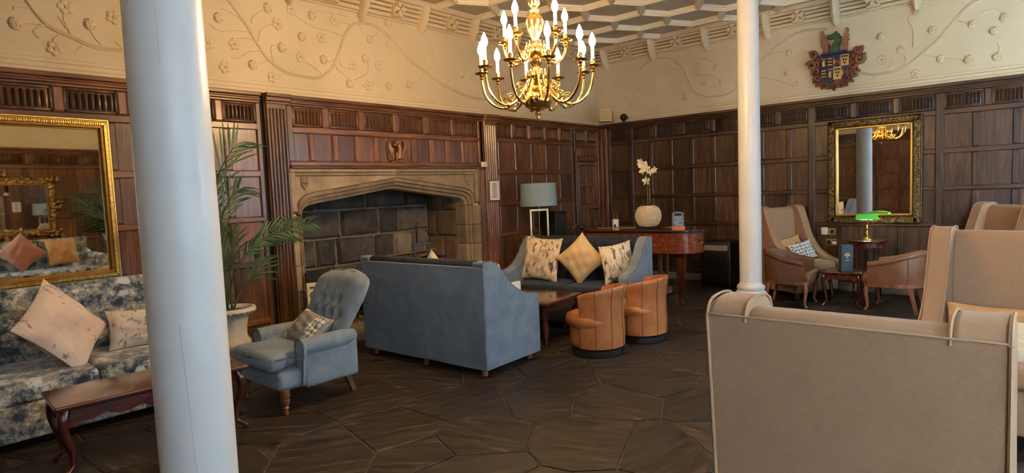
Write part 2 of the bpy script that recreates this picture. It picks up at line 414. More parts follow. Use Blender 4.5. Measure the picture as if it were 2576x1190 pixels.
def board(mb, W, u0, u1, z0, z1, d0, d1, ch=.008):
    q = lambda a, b, c, e, d: [W(a, c, d), W(b, c, d), W(b, e, d), W(a, e, d)]
    vs = q(u0, u1, z0, z1, d0)+q(u0, u1, z0, z1, d1-ch)+q(u0+ch, u1-ch, z0+ch, z1-ch, d1)
    fs = [(0, 1, 2, 3)]+[(i, (i+1) % 4, 4+(i+1) % 4, 4+i) for i in range(4)]+[(4+i, 4+(i+1) % 4, 8+(i+1) % 4, 8+i) for i in range(4)]+[(8, 9, 10, 11)]
    return mb.add(vs, fs)
def piece(name, W, u0, u1, z0, z1, d0, d1, mat, parent, ch=.008, smooth=0):
    return board(MB(), W, u0, u1, z0, z1, d0, d1, ch).build(name, mat, parent, smooth)
def frieze(W, u0, u1, z0, z1, parent, n=7, mat=None):
    mb = MB(); board(mb, W, u0, u1, z0, z1, 0, .012, .004)
    fr = .022                                       # sunk border
    for (a, b, c, e) in ((u0, u1, z0, z0+fr), (u0, u1, z1-fr, z1), (u0, u0+fr, z0, z1), (u1-fr, u1, z0, z1)):
        board(mb, W, a, b, c, e, .01, .026, .006)
    uu0, uu1 = u0+fr+.012, u1-fr-.012; p = (uu1-uu0)/n; za, zb = z0+fr+.008, z1-fr-.012
    for i in range(n):                               # carved reeds with round heads
        a = uu0+p*(i+.12); b = uu0+p*(i+.88); m = (a+b)/2; rr = (b-a)/2; L = []
        prof = [(a, .012), (a+rr*.4, .026), (m, .040), (b-rr*.4, .028), (b, .012)]
        zt = zb-rr
        vs = []
        for (h, k) in ((za, 1), (zt, 1), (zt+rr*.7, .62), (zb, .1)):
            for (u, d) in prof: vs.append(W(m+(u-m)*k, h, .012+(d-.012)*(1 if k == 1 else k)))
        fs = [(r*5+c, r*5+c+1, r*5+c+6, r*5+c+5) for r in range(3) for c in range(4)]
        mb.add(vs, fs)
    return mb.build('frieze_panel', mat or m_oakdark, parent, 50)
RAILS = [(0, .2), (.30, .36), (.90, .96), (1.36, 1.42), (1.82, 1.89), (2.30, 2.37)]
def cornice_wood(W, u0, u1, parent, mat):
    mb = MB()
    for (z0, z1, d) in ((2.575, 2.60, .034), (2.60, 2.622, .05), (2.622, 2.642, .042), (2.642, 2.68, .075)): board(mb, W, u0, u1, z0, z1, 0, d, .006)
    mb.build('panelling_cornice', mat, parent, 0)
def panelling(W, parent, u0, u1, stiles, fstiles, mains=(), rails=RAILS, railmat=None, sw=.036, endl=True, endr=True, zmin=0, friezeN=7, pm=None, sm=None):
    pm = pm or m_oak; sm = sm or m_oakdark
    rm = railmat or m_oakrail
    cornice_wood(W, u0, u1, parent, rm)
    for (a, b) in rails:
        if b > zmin: piece('rail', W, u0, u1, a, b, 0, .030, rm, parent, .010)
    cs = sorted(set(stiles)|set(mains))
    zz = [r for r in rails if r[1] > zmin and r[1] < 2.35]+[(2.30, 2.37)]
    for i in range(len(zz)-1):
        za, zb = zz[i][1], zz[i+1][0]
        ed = [u0]+[c for c in cs if u0+.05 < c < u1-.05]+[u1]
        for j in range(len(ed)-1):
            a = ed[j]+(sw if j else (.05 if endl else 0)); b = ed[j+1]-(sw if j < len(ed)-2 else (.05 if endr else 0))
            if b-a > .03: piece('panel', W, a-.006, b+.006, za-.006, zb+.006, 0, .012, pm, parent, .005)
        for c in ed[1:-1]:
            if c not in mains: piece('stile', W, c-sw, c+sw, za, zb, 0, .028, sm, parent, .010)
    for c in mains: piece('stile', W, c-.045, c+.045, zmin, 2.575, 0, .036, sm, parent, .010)
    if endl: piece('stile', W, u0, u0+.05, zmin, 2.575, 0, .032, sm, parent, .008)
    if endr: piece('stile', W, u1-.05, u1, zmin, 2.575, 0, .032, sm, parent, .008)
    fe = [u0]+[c for c in sorted(set(fstiles)|set(mains)) if u0+.05 < c < u1-.05]+[u1]
    for j in range(len(fe)-1):
        a = fe[j]+(.04 if j else .05); b = fe[j+1]-(.04 if j < len(fe)-2 else .05)
        frieze(W, a-.004, b+.004, 2.372, 2.574, parent, friezeN, sm)
    for c in fe[1:-1]:
        if c not in mains: piece('frieze_muntin', W, c-.038, c+.038, 2.37, 2.575, 0, .036, m_muntin if W is WL else sm, parent, .012)

# fireplace wall: bay beside the gilt mirror, overmantel, bay by the door
panelling(WL, wall_left, .30, 3.04, [.75, 1.22, 1.70, 2.2, 2.69], [.42, .88, 1.34, 1.80, 2.21, 2.62])
MB().box(3.04, 3.09, Y1-.006, Y1+.02, 0, 2.66).build('shadow_gap', m_blackgap, wall_left, 0)
piece('jamb_strip', WL, 3.075, 3.09, 0, 2.66, 0, .05, m_oakdark, wall_left)
def pilaster(u0, u1):
    mb = MB(); board(mb, WL, u0, u1, 0, 2.6, 0, .055, .008); n = 5; p = (u1-u0-.03)/n
    for i in range(n): board(mb, WL, u0+.015+p*i+.008, u0+.015+p*(i+1)-.008, .18, 2.53, .05, .072, .012)
    board(mb, WL, u0-.01, u1+.01, 0, .16, 0, .085, .012)
    mb.build('fluted_pilaster', m_oakrail if False else m_oak, wall_left, 0)
    mb = MB()
    for (z0, z1, d) in ((2.575, 2.60, .07), (2.60, 2.642, .09), (2.642, 2.68, .11)): board(mb, WL, u0-.012, u1+.04, z0, z1, 0, d, .006)
    mb.build('panelling_cornice', m_oakrail, wall_left, 0)
pilaster(3.095, 3.315); pilaster(6.32, 6.57)
piece('stile', WL, 3.315, 3.385, 1.93, 2.575, 0, .045, m_oak, wall_left); piece('stile', WL, 6.20, 6.25, 1.93, 2.575, 0, .045, m_oakdark, wall_left)
for (a, b) in ((6.185, 6.215), (6.225, 6.25), (6.26, 6.315)): piece('reeded_stile', WL, a, b, 0, 1.91, 0, .045, m_oak, wall_left)
cornice_wood(WL, 3.35, 6.32, wall_left, m_oakrail)
OF = [(3.39, 3.745), (3.83, 4.222), (4.303, 4.73), (4.804, 5.208), (5.288, 5.696), (5.77, 6.195)]
for a, b in OF: frieze(WL, a, b, 2.36, 2.572, wall_left, 7)
for i in range(5): piece('frieze_muntin', WL, OF[i][1], OF[i+1][0], 2.355, 2.575, 0, .042, m_muntin, wall_left, .012)
piece('rail', WL, 3.36, 6.22, 2.285, 2.355, 0, .045, m_oakrail, wall_left, .012)
MU = [(3.57, 3.637), (3.862, 3.939), (4.16, 4.214), (4.43, 4.50), (5.004, 5.089), (5.303, 5.372), (5.582, 5.669), (5.878, 5.955)]
ed = [3.37]+[q for p in MU for q in p]+[6.20]
for i in range(0, len(ed), 2): piece('panel', WL, ed[i], ed[i+1], 1.985, 2.29, 0, .014, m_oak, wall_left, .005)
for a, b in MU: piece('muntin', WL, a, b, 1.985, 2.29, 0, .038, m_muntin, wall_left, .016)
mb = MB(); board(mb, WL, 3.315, 6.25, 1.93, 1.99, 0, .06, .012); board(mb, WL, 3.315, 6.25, 1.905, 1.932, 0, .09, .01)
mb.build('mantel_rail', m_oakrail, wall_left, 0)
panelling(WL, wall_left, 6.57, 8.52, [6.66, 7.04, 7.42, 7.79, 8.15], [6.97, 7.36, 7.76, 8.15], friezeN=7)
piece('backing_board', WL, .30, 3.04, 0, 2.66, 0, .007, m_oakdark, wall_left); piece('backing_board', WL, 3.30, 6.32, 1.93, 2.66, 0, .007, m_oakdark, wall_left)
piece('backing_board', WL, 6.18, 9.31, 0, 2.66, 0, .007, m_oakdark, wall_left)
# door bay near the corner
panelling(WL, wall_left, 8.55, 9.30, [], [8.93], rails=[(2.30, 2.37)], zmin=2.2)
for k in range(3): piece('panel', WL, 8.62+.21*k, 8.80+.21*k, 2.13, 2.27, 0, .014, m_oak, wall_left)
piece('rail', WL, 8.55, 9.30, 2.04, 2.12, 0, .06, m_oakrail, wall_left)
door = st(MB().box(8.64, 9.14, Y1-.02, Y1+.0, 0.02, 2.03).build('door_1', m_oakdark, None, 0), 'narrow panelled oak door in the corner beyond the lamp', 'door')
DR = [(.02, .22), (.80, .90), (1.20, 1.29), (1.60, 1.67), (1.96, 2.03)]
for a, b in DR: piece('rail', WL, 8.64, 9.14, a, b, .018, .045, m_oakrail, door)
for i in range(4):
    for (a, b) in ((8.69, 8.865), (8.91, 9.09)): piece('panel', WL, a, b, DR[i][1], DR[i+1][0], .018, .03, m_oak, door)
    for (a, b) in ((8.64, 8.69), (8.865, 8.91), (9.09, 9.14)): piece('stile', WL, a, b, DR[i][1], DR[i+1][0], .018, .043, m_oakdark, door)
MB().tube([(9.10, Y1-.045, 1.20), (9.10, Y1-.10, 1.20), (9.00, Y1-.10, 1.20)], .012, 8).build('door_handle', m_iron, door)
for (a, b, d) in ((8.55, 8.585, .05), (8.595, 8.635, .04), (9.15, 9.19, .05), (9.20, 9.25, .08), (9.26, 9.30, .05)): piece('architrave', WL, a, b, 0, 2.04 if d < .08 else 2.56, 0, d, m_oak, wall_left)
# mirror wall
RS = [5.035, 4.665, 4.30, 3.94, 3.57, 3.20, 2.81, 2.15, 1.79, 1.43, .66, .28, -.10, -.48, -.86, -1.24, -1.62, -2.0]
RF = [4.95, 4.45, 3.95, 3.46, 2.97, 1.985, 1.49, .55, .08, -.4, -.88, -1.36, -1.84]
panelling(WR, wall_right, NY, 5.86, RS, RF, mains=(5.41, 2.51, 1.02), railmat=m_oakraily_shaded, friezeN=9, pm=m_oakR_shaded, sm=m_oakRst_shaded)
for (a, b, d) in ((5.86, 5.92, .07), (5.93, 6.0, .11), (6.0, 6.06, .06)): piece('corner_post', WR, a, b, 0, 2.60, 0, d, m_oak, wall_right)
cornice_wood(WR, 5.82, 6.09, wall_right, m_oakraily_shaded)
piece('backing_board', WR, NY, 6.085, 0, 2.66, 0, .007, m_oakRst_shaded, wall_right)
piece('skirting', WR, NY, 5.86, 0, .12, .0, .05, m_skirt, wall_right)
# walls behind the camera (seen in the mirrors)
panelling(WN, wall_near, 2.25, 5.45, [2.7, 3.1, 3.5, 3.9, 4.3, 4.7, 5.1], [2.6, 3.05, 3.5, 3.95, 4.4, 4.85], friezeN=8)
panelling(WB, wall_back, NY, Y1, [-1.9, -1.3, -.7, -.1, .5, 1.1, 3.5, 4.1, 4.7, 5.3], [-1.8, -1.2, -.6, 0, .6, 1.2, 1.8, 2.4, 3, 3.6, 4.2, 4.8, 5.4], friezeN=8)
door2 = st(MB().box(XB, XB+.06, 1.4, 3.2, 0, 2.15).build('door_2', m_door, None, 0), 'dark double doors seen in the mirror', 'door')
piece('door_leaf', WB, 1.45, 2.28, .03, 2.1, .05, .08, m_door, door2, .02); piece('door_leaf', WB, 2.32, 3.15, .03, 2.1, .05, .08, m_door, door2, .02)

# plaster mouldings above the panelling, cornice, rosettes and corbels
def plaster_band(W, u0, u1, parent):
    mb = MB()
    for (z0, z1, d) in ((2.68, 2.715, .045), (2.715, 2.76, .030), (2.76, 2.80, .018)): board(mb, W, u0, u1, z0, z1, 0, d, .006)
    mb.build('plaster_band', m_plaster, parent, 0)
    mb = MB()
    for (z0, z1, d) in ((3.72, 3.745, .03), (3.745, 3.79, .06), (3.80, 3.84, .08), (3.85, 3.885, .10), (3.895, 3.93, .13), (3.93, 4.0, .17)): board(mb, W, u0, u1, z0, z1, 0, d, .008)
    mb.build('plaster_cornice', m_plaster, parent, 0)
def rosette(W, u, z, parent):
    mb = MB(); board(mb, W, u-.075, u+.075, z-.085, z+.085, .05, .135, .008)
    for k in range(4):
        a = k*PI/2; pts = []
        for (r, t) in ((.018, -.5), (.07, -.55), (.085, 0), (.07, .55), (.018, .5)): pts.append((u+r*math.cos(a+t), z+r*math.sin(a+t)))
        mb.prism(pts, W, .13, .16)
    mb.build('rosette', m_plaster, parent, 0)
    mb = MB()
    for k in range(4):
        a = PI/4+k*PI/2; c, s_ = math.cos(a), math.sin(a)
        mb.prism([(u+c*.03-s_*.006, z+s_*.03+c*.006), (u+c*.085-s_*.006, z+s_*.085+c*.006), (u+c*.085+s_*.006, z+s_*.085-c*.006), (u+c*.03+s_*.006, z+s_*.03-c*.006)], W, .134, .139)
    mb.build('rosette_cut', m_ink, parent, 0)
def corbel(W, u, parent):
    mb = MB()
    for (z, hw, d) in ((3.93, .075, .21), (3.86, .07, .20), (3.80, .06, .17), (3.74, .05, .13), (3.68, .04, .08), (3.64, .03, .04)):
        pass
    lv = [(3.95, .075, .22), (3.90, .08, .22), (3.84, .06, .19), (3.78, .065, .18), (3.72, .05, .13), (3.67, .045, .10), (3.63, .02, .03)]
    n = 9; vs = [W(u+hw*math.cos(PI*k/(n-1)), z, d*math.sin(PI*k/(n-1))) for (z, hw, d) in lv for k in range(n)]
    mb.add(vs, [(i*n+k, i*n+k+1, (i+1)*n+k+1, (i+1)*n+k) for i in range(len(lv)-1) for k in range(n-1)]+[tuple(range(n))])
    mb.build('corbel', m_plaster, parent, 40)
plaster_band(WL, XB, X1, wall_left); plaster_band(WR, NY, Y1, wall_right); plaster_band(WN, XB, X1, wall_near)
for k in range(-2, 5): rosette(WL, 4.83+.9*k, 3.835, wall_left); corbel(WL, 4.36+.9*k, wall_left)
for k in range(-2, 4): rosette(WR, 2.655+.915*k, 3.845, wall_right); corbel(WR, 3.11+.915*k, wall_right)

# vines in low relief
def vine(W, parent, stems, branches, buds, flowers):
    for s_ in stems:
        p = smoothpath([(a, b, 0) for a, b in s_], 5)
        for off in (-.008, .010):
            q = [W(v.x, v.y+off, .002) for v in p]; MB().tube(q, .010, 6).build('vine_stem', m_plaster, parent, 60)
    for b in branches:
        p = smoothpath([(a, c, 0) for a, c in b], 4); n = len(p)
        MB().tube([W(v.x, v.y, .003) for v in p], [.008-.004*i/n for i in range(n)], 5).build('vine_twig', m_plaster, parent, 60)
    for (u, z) in buds:
        mb = MB(); c = W(u, z, .008); mb.ball(c, (.046, .020, .050) if W is WL else (.020, .046, .050), 10, 7)
        for k in range(7):
            a = k*2.4; r = .008*k**.6*1.6; mb.ball(W(u+r*math.cos(a), z+r*math.sin(a), .022), .010, 6, 4)
        mb.build('plaster_bud', m_plaster, parent, 60)
    for (u, z) in flowers:
        mb = MB()
        for k in range(5):
            a = k*2*PI/5+u*9; mb.ball(W(u+.036*math.cos(a), z+.036*math.sin(a), .005), (.026, .008, .026) if W is WL else (.008, .026, .026), 8, 5)
        mb.ball(W(u, z, .006), .014, 8, 5); mb.build('plaster_flower', m_plaster, parent, 60)
vine(WL, wall_left,
 [[(2.73,3.68),(2.81,3.56),(2.96,3.37),(3.07,3.19),(3.19,3.03),(3.36,2.93),(3.53,2.91),(3.74,2.91),(3.92,3.03),(4.03,3.23),(4.12,3.43),(4.24,3.57),(4.41,3.62),(4.61,3.59),(4.81,3.49),(5.01,3.31),(5.31,3.16),(5.65,3.01),(6.22,2.9),(6.71,2.99),(7.18,3.26),(7.6,3.55)],
  [(1.16,3.3),(1.2,3.24),(1.26,3.14),(1.34,3.05),(1.49,2.99),(1.62,2.94),(1.77,2.93),(1.91,2.96),(2.06,3.1),(2.17,3.3),(2.33,3.47),(2.55,3.6)]],
 [[(2.96,3.37),(2.84,3.44),(2.73,3.47)],[(3.0,3.29),(2.86,3.28),(2.7,3.25),(2.61,3.3)],[(3.08,3.2),(2.97,3.22),(2.87,3.2)],[(3.12,3.12),(2.99,3.09),(2.87,3.01),(2.8,3.0)],[(3.19,3.03),(3.13,3.0),(3.04,2.97)],[(3.09,3.21),(3.11,3.29),(3.15,3.35),(3.27,3.42)],[(3.24,3.02),(3.22,3.12),(3.24,3.19),(3.32,3.19)],[(3.8,2.96),(3.69,3.03),(3.58,3.08),(3.53,3.13)],[(3.99,3.16),(3.92,3.11),(3.85,3.11)],[(4.1,3.42),(3.95,3.45),(3.76,3.46),(3.61,3.5),(3.46,3.6)],[(4.21,3.57),(4.1,3.58),(4.0,3.58)],[(4.16,3.66),(4.0,3.66),(3.79,3.65),(3.73,3.59)],[(4.04,3.16),(4.06,3.08),(4.14,3.06),(4.21,3.1)],[(3.98,3.12),(4.0,3.04),(4.11,2.96),(4.15,2.9)],[(4.22,2.94),(4.39,3.03),(4.43,3.13),(4.4,3.2)],[(4.63,3.57),(4.56,3.51),(4.47,3.44)],[(4.76,3.5),(4.71,3.4),(4.8,3.39)],[(3.36,2.93),(3.45,2.95),(3.48,2.99)],[(3.36,2.91),(3.27,2.88),(3.21,2.85)],[(3.03,3.38),(3.05,3.44),(3.13,3.51),(3.2,3.56)],[(3.72,2.9),(3.69,2.85)],[(4.33,3.61),(4.36,3.53),(4.39,3.46)],[(4.32,2.88),(4.47,2.9),(4.48,2.99)],
  [(1.22,3.18),(1.13,3.17),(1.12,3.14)],[(1.34,3.05),(1.26,3.06),(1.18,3.05)],[(1.34,3.05),(1.29,3.05),(1.23,3.0),(1.26,2.95)],[(1.49,2.99),(1.44,3.12),(1.45,3.2)],[(1.45,3.06),(1.4,3.15)],[(1.39,2.99),(1.36,2.96),(1.35,2.91)],[(1.69,2.96),(1.65,3.01),(1.62,3.07)],[(1.85,2.95),(1.79,3.01)],[(1.56,2.94),(1.51,2.89)],
  [(5.31,3.16),(5.2,3.05),(5.05,2.98)],[(5.31,3.16),(5.45,3.3),(5.42,3.42)],[(5.65,3.01),(5.8,3.15),(5.95,3.2)],[(6.22,2.9),(6.3,3.05),(6.2,3.15)],[(6.71,2.99),(6.9,2.9),(7.05,2.92)]],
 [(2.7,3.37),(3.21,3.56),(3.72,3.58),(3.58,3.33),(3.34,3.18),(3.01,2.96),(3.83,3.12),(4.47,3.44),(4.39,3.21),(4.15,2.89),(4.71,2.92),(4.75,3.68),(1.12,3.04),(1.62,3.12),(5.03,2.97),(5.42,3.45),(5.97,3.21),(7.07,2.92)],
 [(3.31,3.42),(2.84,3.14),(2.73,2.9),(3.22,2.86),(3.82,3.36),(3.55,3.11),(4.0,3.58),(4.21,3.11),(4.58,3.15),(2.58,3.11),(3.48,3.6),(4.41,2.89),(1.46,3.23),(1.36,2.88),(1.8,3.21),(6.18,3.17)])
vine(WR, wall_right,
 [[(5.2,3.55),(4.96,3.65),(4.72,3.65),(4.57,3.57),(4.41,3.41),(4.31,3.17),(4.22,3.01),(4.04,2.93),(3.86,2.91),(3.67,2.93),(3.51,3.04),(3.26,3.27),(3.11,3.4),(2.96,3.51),(2.8,3.6),(2.6,3.65),(2.32,3.62)],[(2.01,3.01),(1.88,2.95),(1.72,2.91),(1.46,2.93),(1.28,3.03),(1.22,3.08),(1.06,3.22),(0.9,3.41),(0.75,3.57),(0.64,3.62),(0.5,3.66)]],
 [[(4.25,3.3),(4.0,3.25),(3.87,3.19),(3.8,3.11)],[(4.38,3.28),(4.44,3.11),(4.4,2.98)],[(4.41,3.41),(4.61,3.46),(4.78,3.52)],[(4.73,3.51),(4.67,3.36),(4.64,3.26)],[(4.17,3.52),(4.0,3.49),(3.88,3.37)],[(4.89,3.19),(5.02,3.3),(5.33,3.39)],[(5.36,2.93),(5.44,3.07),(5.61,3.2)],[(3.2,3.1),(3.01,3.04),(2.81,2.94),(2.66,2.9)],[(3.11,3.4),(2.88,3.42),(2.81,3.38)],[(3.89,2.91),(3.79,2.98)],[(4.04,2.93),(4.03,2.87)],
  [(1.72,2.92),(1.75,2.85)],[(1.46,2.93),(1.39,3.02),(1.4,3.09)],[(1.22,3.08),(1.11,3.04),(1.03,2.99)],[(1.22,3.07),(0.95,2.99),(0.74,2.93)],[(1.31,3.19),(1.31,3.4),(1.37,3.56),(1.28,3.62)],[(1.06,3.22),(0.97,3.26)],[(0.88,3.43),(0.71,3.35)],[(0.48,2.91),(0.45,3.01),(0.47,3.08)],[(0.64,3.46),(0.49,3.48),(0.41,3.36)],[(1.58,2.97),(1.53,3.03)]],
 [(3.79,3.11),(4.4,2.97),(3.88,3.36),(5.36,2.92),(4.89,3.19),(2.81,3.38),(2.83,3.09),(1.28,3.62),(1.11,3.36),(0.71,3.35),(0.5,3.23),(1.45,3.18),(1.02,2.99),(0.74,2.94),(0.47,2.92),(0.41,3.36),(1.66,3.39)],
 [(4.75,3.44),(4.08,3.16),(4.18,3.42),(5.27,3.22),(2.7,2.91),(1.66,3.09),(1.28,2.85)])

# ceiling ribs: honeycomb lattice of moulded strips
rib = MB(); HX = .44
for (wd, za, zb) in ((.055, 0, -.028), (.038, -.028, -.05), (.018, -.05, -.066)): rib.box(-HX/2-wd*.45, HX/2+wd*.45, -wd, wd, zb, za)
rib0 = rib.build('ceiling_rib', m_rib, ceiling, 0); first = True
seen = set(); wq = HX*math.sqrt(3)
for i in range(-1, 10):
    for j in range(-1, 12):
        cx = 2.4+i*wq+(wq/2 if j % 2 else 0); cy = 1.2+j*HX*1.5
        for k in range(3):
            a = R(30+60*k); mx, my = cx+HX*.866*math.cos(a-R(30)), cy+HX*.866*math.sin(a-R(30))
            if not (2.6 < mx < 9.1 and .6 < my < 5.88): continue
            if first: o = rib0; first = False
            else: o = rib0.copy(); COL.objects.link(o); o.parent = ceiling
            o.location = (mx, my, CZ); o.rotation_euler = (0, 0, a-R(30)+PI/2)

# flagstones: irregular slabs
def clip(poly, a, b, c):
    out = []
    for i in range(len(poly)):
        p, q = poly[i], poly[(i+1) % len(poly)]; dp = a*p[0]+b*p[1]-c; dq = a*q[0]+b*q[1]-c
        if dp <= 0: out.append(p)
        if (dp < 0) != (dq < 0) and abs(dp-dq) > 1e-12:
            t = dp/(dp-dq); out.append((p[0]+(q[0]-p[0])*t, p[1]+(q[1]-p[1])*t))
    return out
rng = random.Random(11); seeds = []; sx, sy = .62, .56
for i in range(16):
    for j in range(13):
        seeds.append((-.35+i*sx+rng.uniform(-.25, .25)+(.3 if j % 2 else 0), -.55+j*sy+rng.uniform(-.22, .22)))
for k, (x, y) in enumerate(seeds):
    near = sorted((( (x-a)**2+(y-b)**2, a, b) for a, b in seeds))[1:14]
    poly = [(x-1, y-1), (x+1, y-1), (x+1, y+1), (x-1, y+1)]
    for d2, a, b in near:
        L = math.sqrt(d2); nx, ny = (a-x)/L, (b-y)/L
        poly = clip(poly, nx, ny, nx*(x+a)/2+ny*(y+b)/2-.006)
    poly = clip(poly, 0, 1, Y1-.05); poly = clip(poly, 1, 0, X1-.05); poly = clip(poly, -1, 0, .9)
    if len(poly) < 3: continue
    cx = sum(p[0] for p in poly)/len(poly); cy = sum(p[1] for p in poly)/len(poly); h = rng.uniform(-.002, .002)
    ins = [(p[0]+(cx-p[0])*.022, p[1]+(cy-p[1])*.022) for p in poly]; n = len(poly)
    vs = [(p[0]-cx, p[1]-cy, -.02) for p in poly]+[(p[0]-cx, p[1]-cy, -.004+h) for p in poly]+[(p[0]-cx, p[1]-cy, h) for p in ins]
    fs = [(i, (i+1) % n, n+(i+1) % n, n+i) for i in range(n)]+[(n+i, n+(i+1) % n, 2*n+(i+1) % n, 2*n+i) for i in range(n)]+[tuple(range(2*n, 3*n))]
    MB().add(vs, fs).build('flagstone', m_flag, floor, 0, loc=(cx, cy, 0))

# ------------------------------------------------------------------ stone fireplace
FC, FYF = 4.73, Y1-.04
fire = thing('stone_fireplace', 'large sandstone fireplace with a flattened pointed arch under the oak overmantel', 'fireplace', (FC, FYF, 0))
def apts(t):
    ou = [(-1.36, 1.42), (-1.357, 1.47), (-1.34, 1.535), (-1.30, 1.59), (-1.23, 1.63), (-1.12, 1.655), (-.84, 1.69), (-.56, 1.727), (-.28, 1.763), (0, 1.80)]
    inn = [(-1.25, 1.40), (-1.248, 1.425), (-1.235, 1.46), (-1.20, 1.49), (-1.14, 1.512), (-1.03, 1.53), (-.78, 1.562), (-.52, 1.598), (-.26, 1.634), (0, 1.67)]
    return [(a[0]+(b[0]-a[0])*t, a[1]+(b[1]-a[1])*t) for a, b in zip(ou, inn)]
PROF = [(0, -.004), (.06, .02), (.16, .022), (.22, .006), (.34, .010), (.40, .05), (.50, .055), (.56, .035), (.68, .045), (.74, .085), (.86, .09), (.92, .10), (1, .105), (1, .30)]
for sg in (-1, 1):
    g = -sg*.004
    mb = MB(); rows = [[((-x if sg > 0 else x)+g*-1*(-1 if sg < 0 else 1)*0, d, z) for (x, z) in apts(t)] for t, d in PROF]; n = len(rows[0])
    mb.add([p for r in rows for p in r], [(i*n+k, i*n+k+1, (i+1)*n+k+1, (i+1)*n+k) for i in range(len(rows)-1) for k in range(n-1)])
    mb.build('arch_moulding', m_stone, fire, 35)
    mb = MB(); o = apts(0); sx_ = (lambda x: -x if sg > 0 else x)
    mb.add([(sx_(x), .018, z) for x, z in o]+[(sx_(x), .018, 1.835) for x, z in o], [(k, k+1, n+k+1, n+k) for k in range(n-1)])
    mb.build('spandrel', m_stone, fire, 0)
    mb = MB(); a, b = sorted((sx_(-1.43), sx_(-.006)))
    WF = lambda u, z, d: (u, .0-d+.02, z)
    board(mb, WF, a, b, 1.83, 1.862, -.02, .035, .010); board(mb, WF, a, b, 1.862, 1.905, -.02, .055, .012)
    a, b = sorted((sx_(-1.43), sx_(-1.36))); board(mb, WF, a, b, 1.44, 1.905, -.02, .042, .012)
    mb.build('label_mould', m_stone, fire, 0)
    mb = MB(); u = sx_(-1.245)
    board(mb, WF, u-.045, u+.045, 1.735, 1.815, 0, .022, .01); board(mb, WF, u-.028, u+.028, 1.748, 1.802, .02, .032, .006)
    mb.prism([(u-.045, 1.735), (u+.045, 1.735), (u, 1.68)], WF, 0, .018)
    mb.build('carved_shield', m_stone, fire, 0)
    zs = [0, .27, .58, .86, 1.13, 1.40]
    for i in range(5):
        za, zb = zs[i]+.004, zs[i+1]-.004
        pr = [(-1.43, -.015), (-1.37, -.015)]+[(apts(t)[0][0], d) for t, d in PROF]
        mb = MB(); m_ = len(pr)
        mb.add([(sx_(x), d, z) for z in (za, zb) for x, d in pr], [(k, k+1, m_+k+1, m_+k) for k in range(m_-1)]+[tuple(range(m_)), tuple(range(m_, 2*m_))])
        mb.build('jamb_block', m_stone, fire, 30)
# firebox: mortar shell with separate stones
FB = 6.92-FYF
MB().box(-1.36, 1.36, FB, FB+.1, -.02, 2.4).build('firebox_back', m_mortar, fire, 0)
for sg in (-1, 1):
    x = 1.28*sg; MB().hexa([(x, .28, -.02), (x+.1*sg, .28, -.02), (x+.1*sg, FB, -.02), (x-.06*sg, FB, -.02)], [(x, .28, 2.4), (x+.1*sg, .28, 2.4), (x+.1*sg, FB, 2.4), (x-.06*sg, FB, 2.4)]).build('firebox_cheek', m_mortar, fire, 0)
MB().box(-1.36, 1.36, .29, FB+.1, 2.3, 2.42).build('firebox_hood', m_soot, fire, 0)
WBk = lambda u, z, d: (u-FC, FB-d, z)
def rough_block(name, W, u0, u1, z0, z1, mat, r):
    mb = MB(); g = .012; ch = .03; D = .045+r.uniform(-.012, .016); n = 5
    def j(): return r.uniform(-.008, .008)
    vs = []; us = [u0+g, u0+g+ch, (u0+u1)/2, u1-g-ch, u1-g]; zz = [z0+g, z0+g+ch, (z0+z1)/2, z1-g-ch, z1-g]
    for a in range(5):
        for b in range(5):
            e = a in (0, 4) or b in (0, 4)
            vs.append(W(us[a]+j(), zz[b]+j(), 0 if e else D+j()*1.2))
    mb.add(vs, [(a*5+b, a*5+b+1, (a+1)*5+b+1, (a+1)*5+b) for a in range(4) for b in range(4)])
    return mb.build(name, mat, fire, 25)
r_ = random.Random(4)
rowsB = [((0, .36), (3.4, 4.0, 4.7, 5.3, 5.92)), ((.36, .70), (3.4, 3.75, 4.28, 4.8, 5.25, 5.92)), ((.70, 1.06), (3.4, 4.06, 4.36, 4.95, 5.29, 5.60, 5.92)),
         ((1.06, 1.42), (3.4, 3.85, 4.44, 5.05, 5.39, 5.92)), ((1.42, 1.85), (3.4, 4.1, 4.85, 5.5, 5.92)), ((1.85, 2.3), (3.4, 4.3, 5.2, 5.92))]
for (za, zb), us in rowsB:
    for i in range(len(us)-1):
        rough_block('hearth_stone', WBk, us[i], us[i+1], za, zb, m_sootgrey if (us[i] > 5.2 and zb < 1.5) else m_soot, r_)  # lighter grey at lower right paints in the light on the back
WSd = lambda u, z, d: (1.28-.06*(u-.28)/(FB-.28)-d, u, z)
for i, (za, zb) in enumerate(((0, .4), (.4, .95), (.95, 1.32), (1.32, 1.75), (1.75, 2.3))):
    for (a, b) in (((.29, .55), (.55, .86)) if i % 2 else ((.29, .68), (.68, .86))): rough_block('hearth_stone', WSd, a, b, za, zb, m_hearthside, r_)
MB().box(-1.24, 1.24, -.05, FB, -.01, .035).build('hearth_slab', m_sootgrey, fire, 0)
MB().box(-1.60, 1.60, -.50, -.055, -.01, .035).build('hearth_slab', m_sootgrey, fire, 0, bevel=.008)

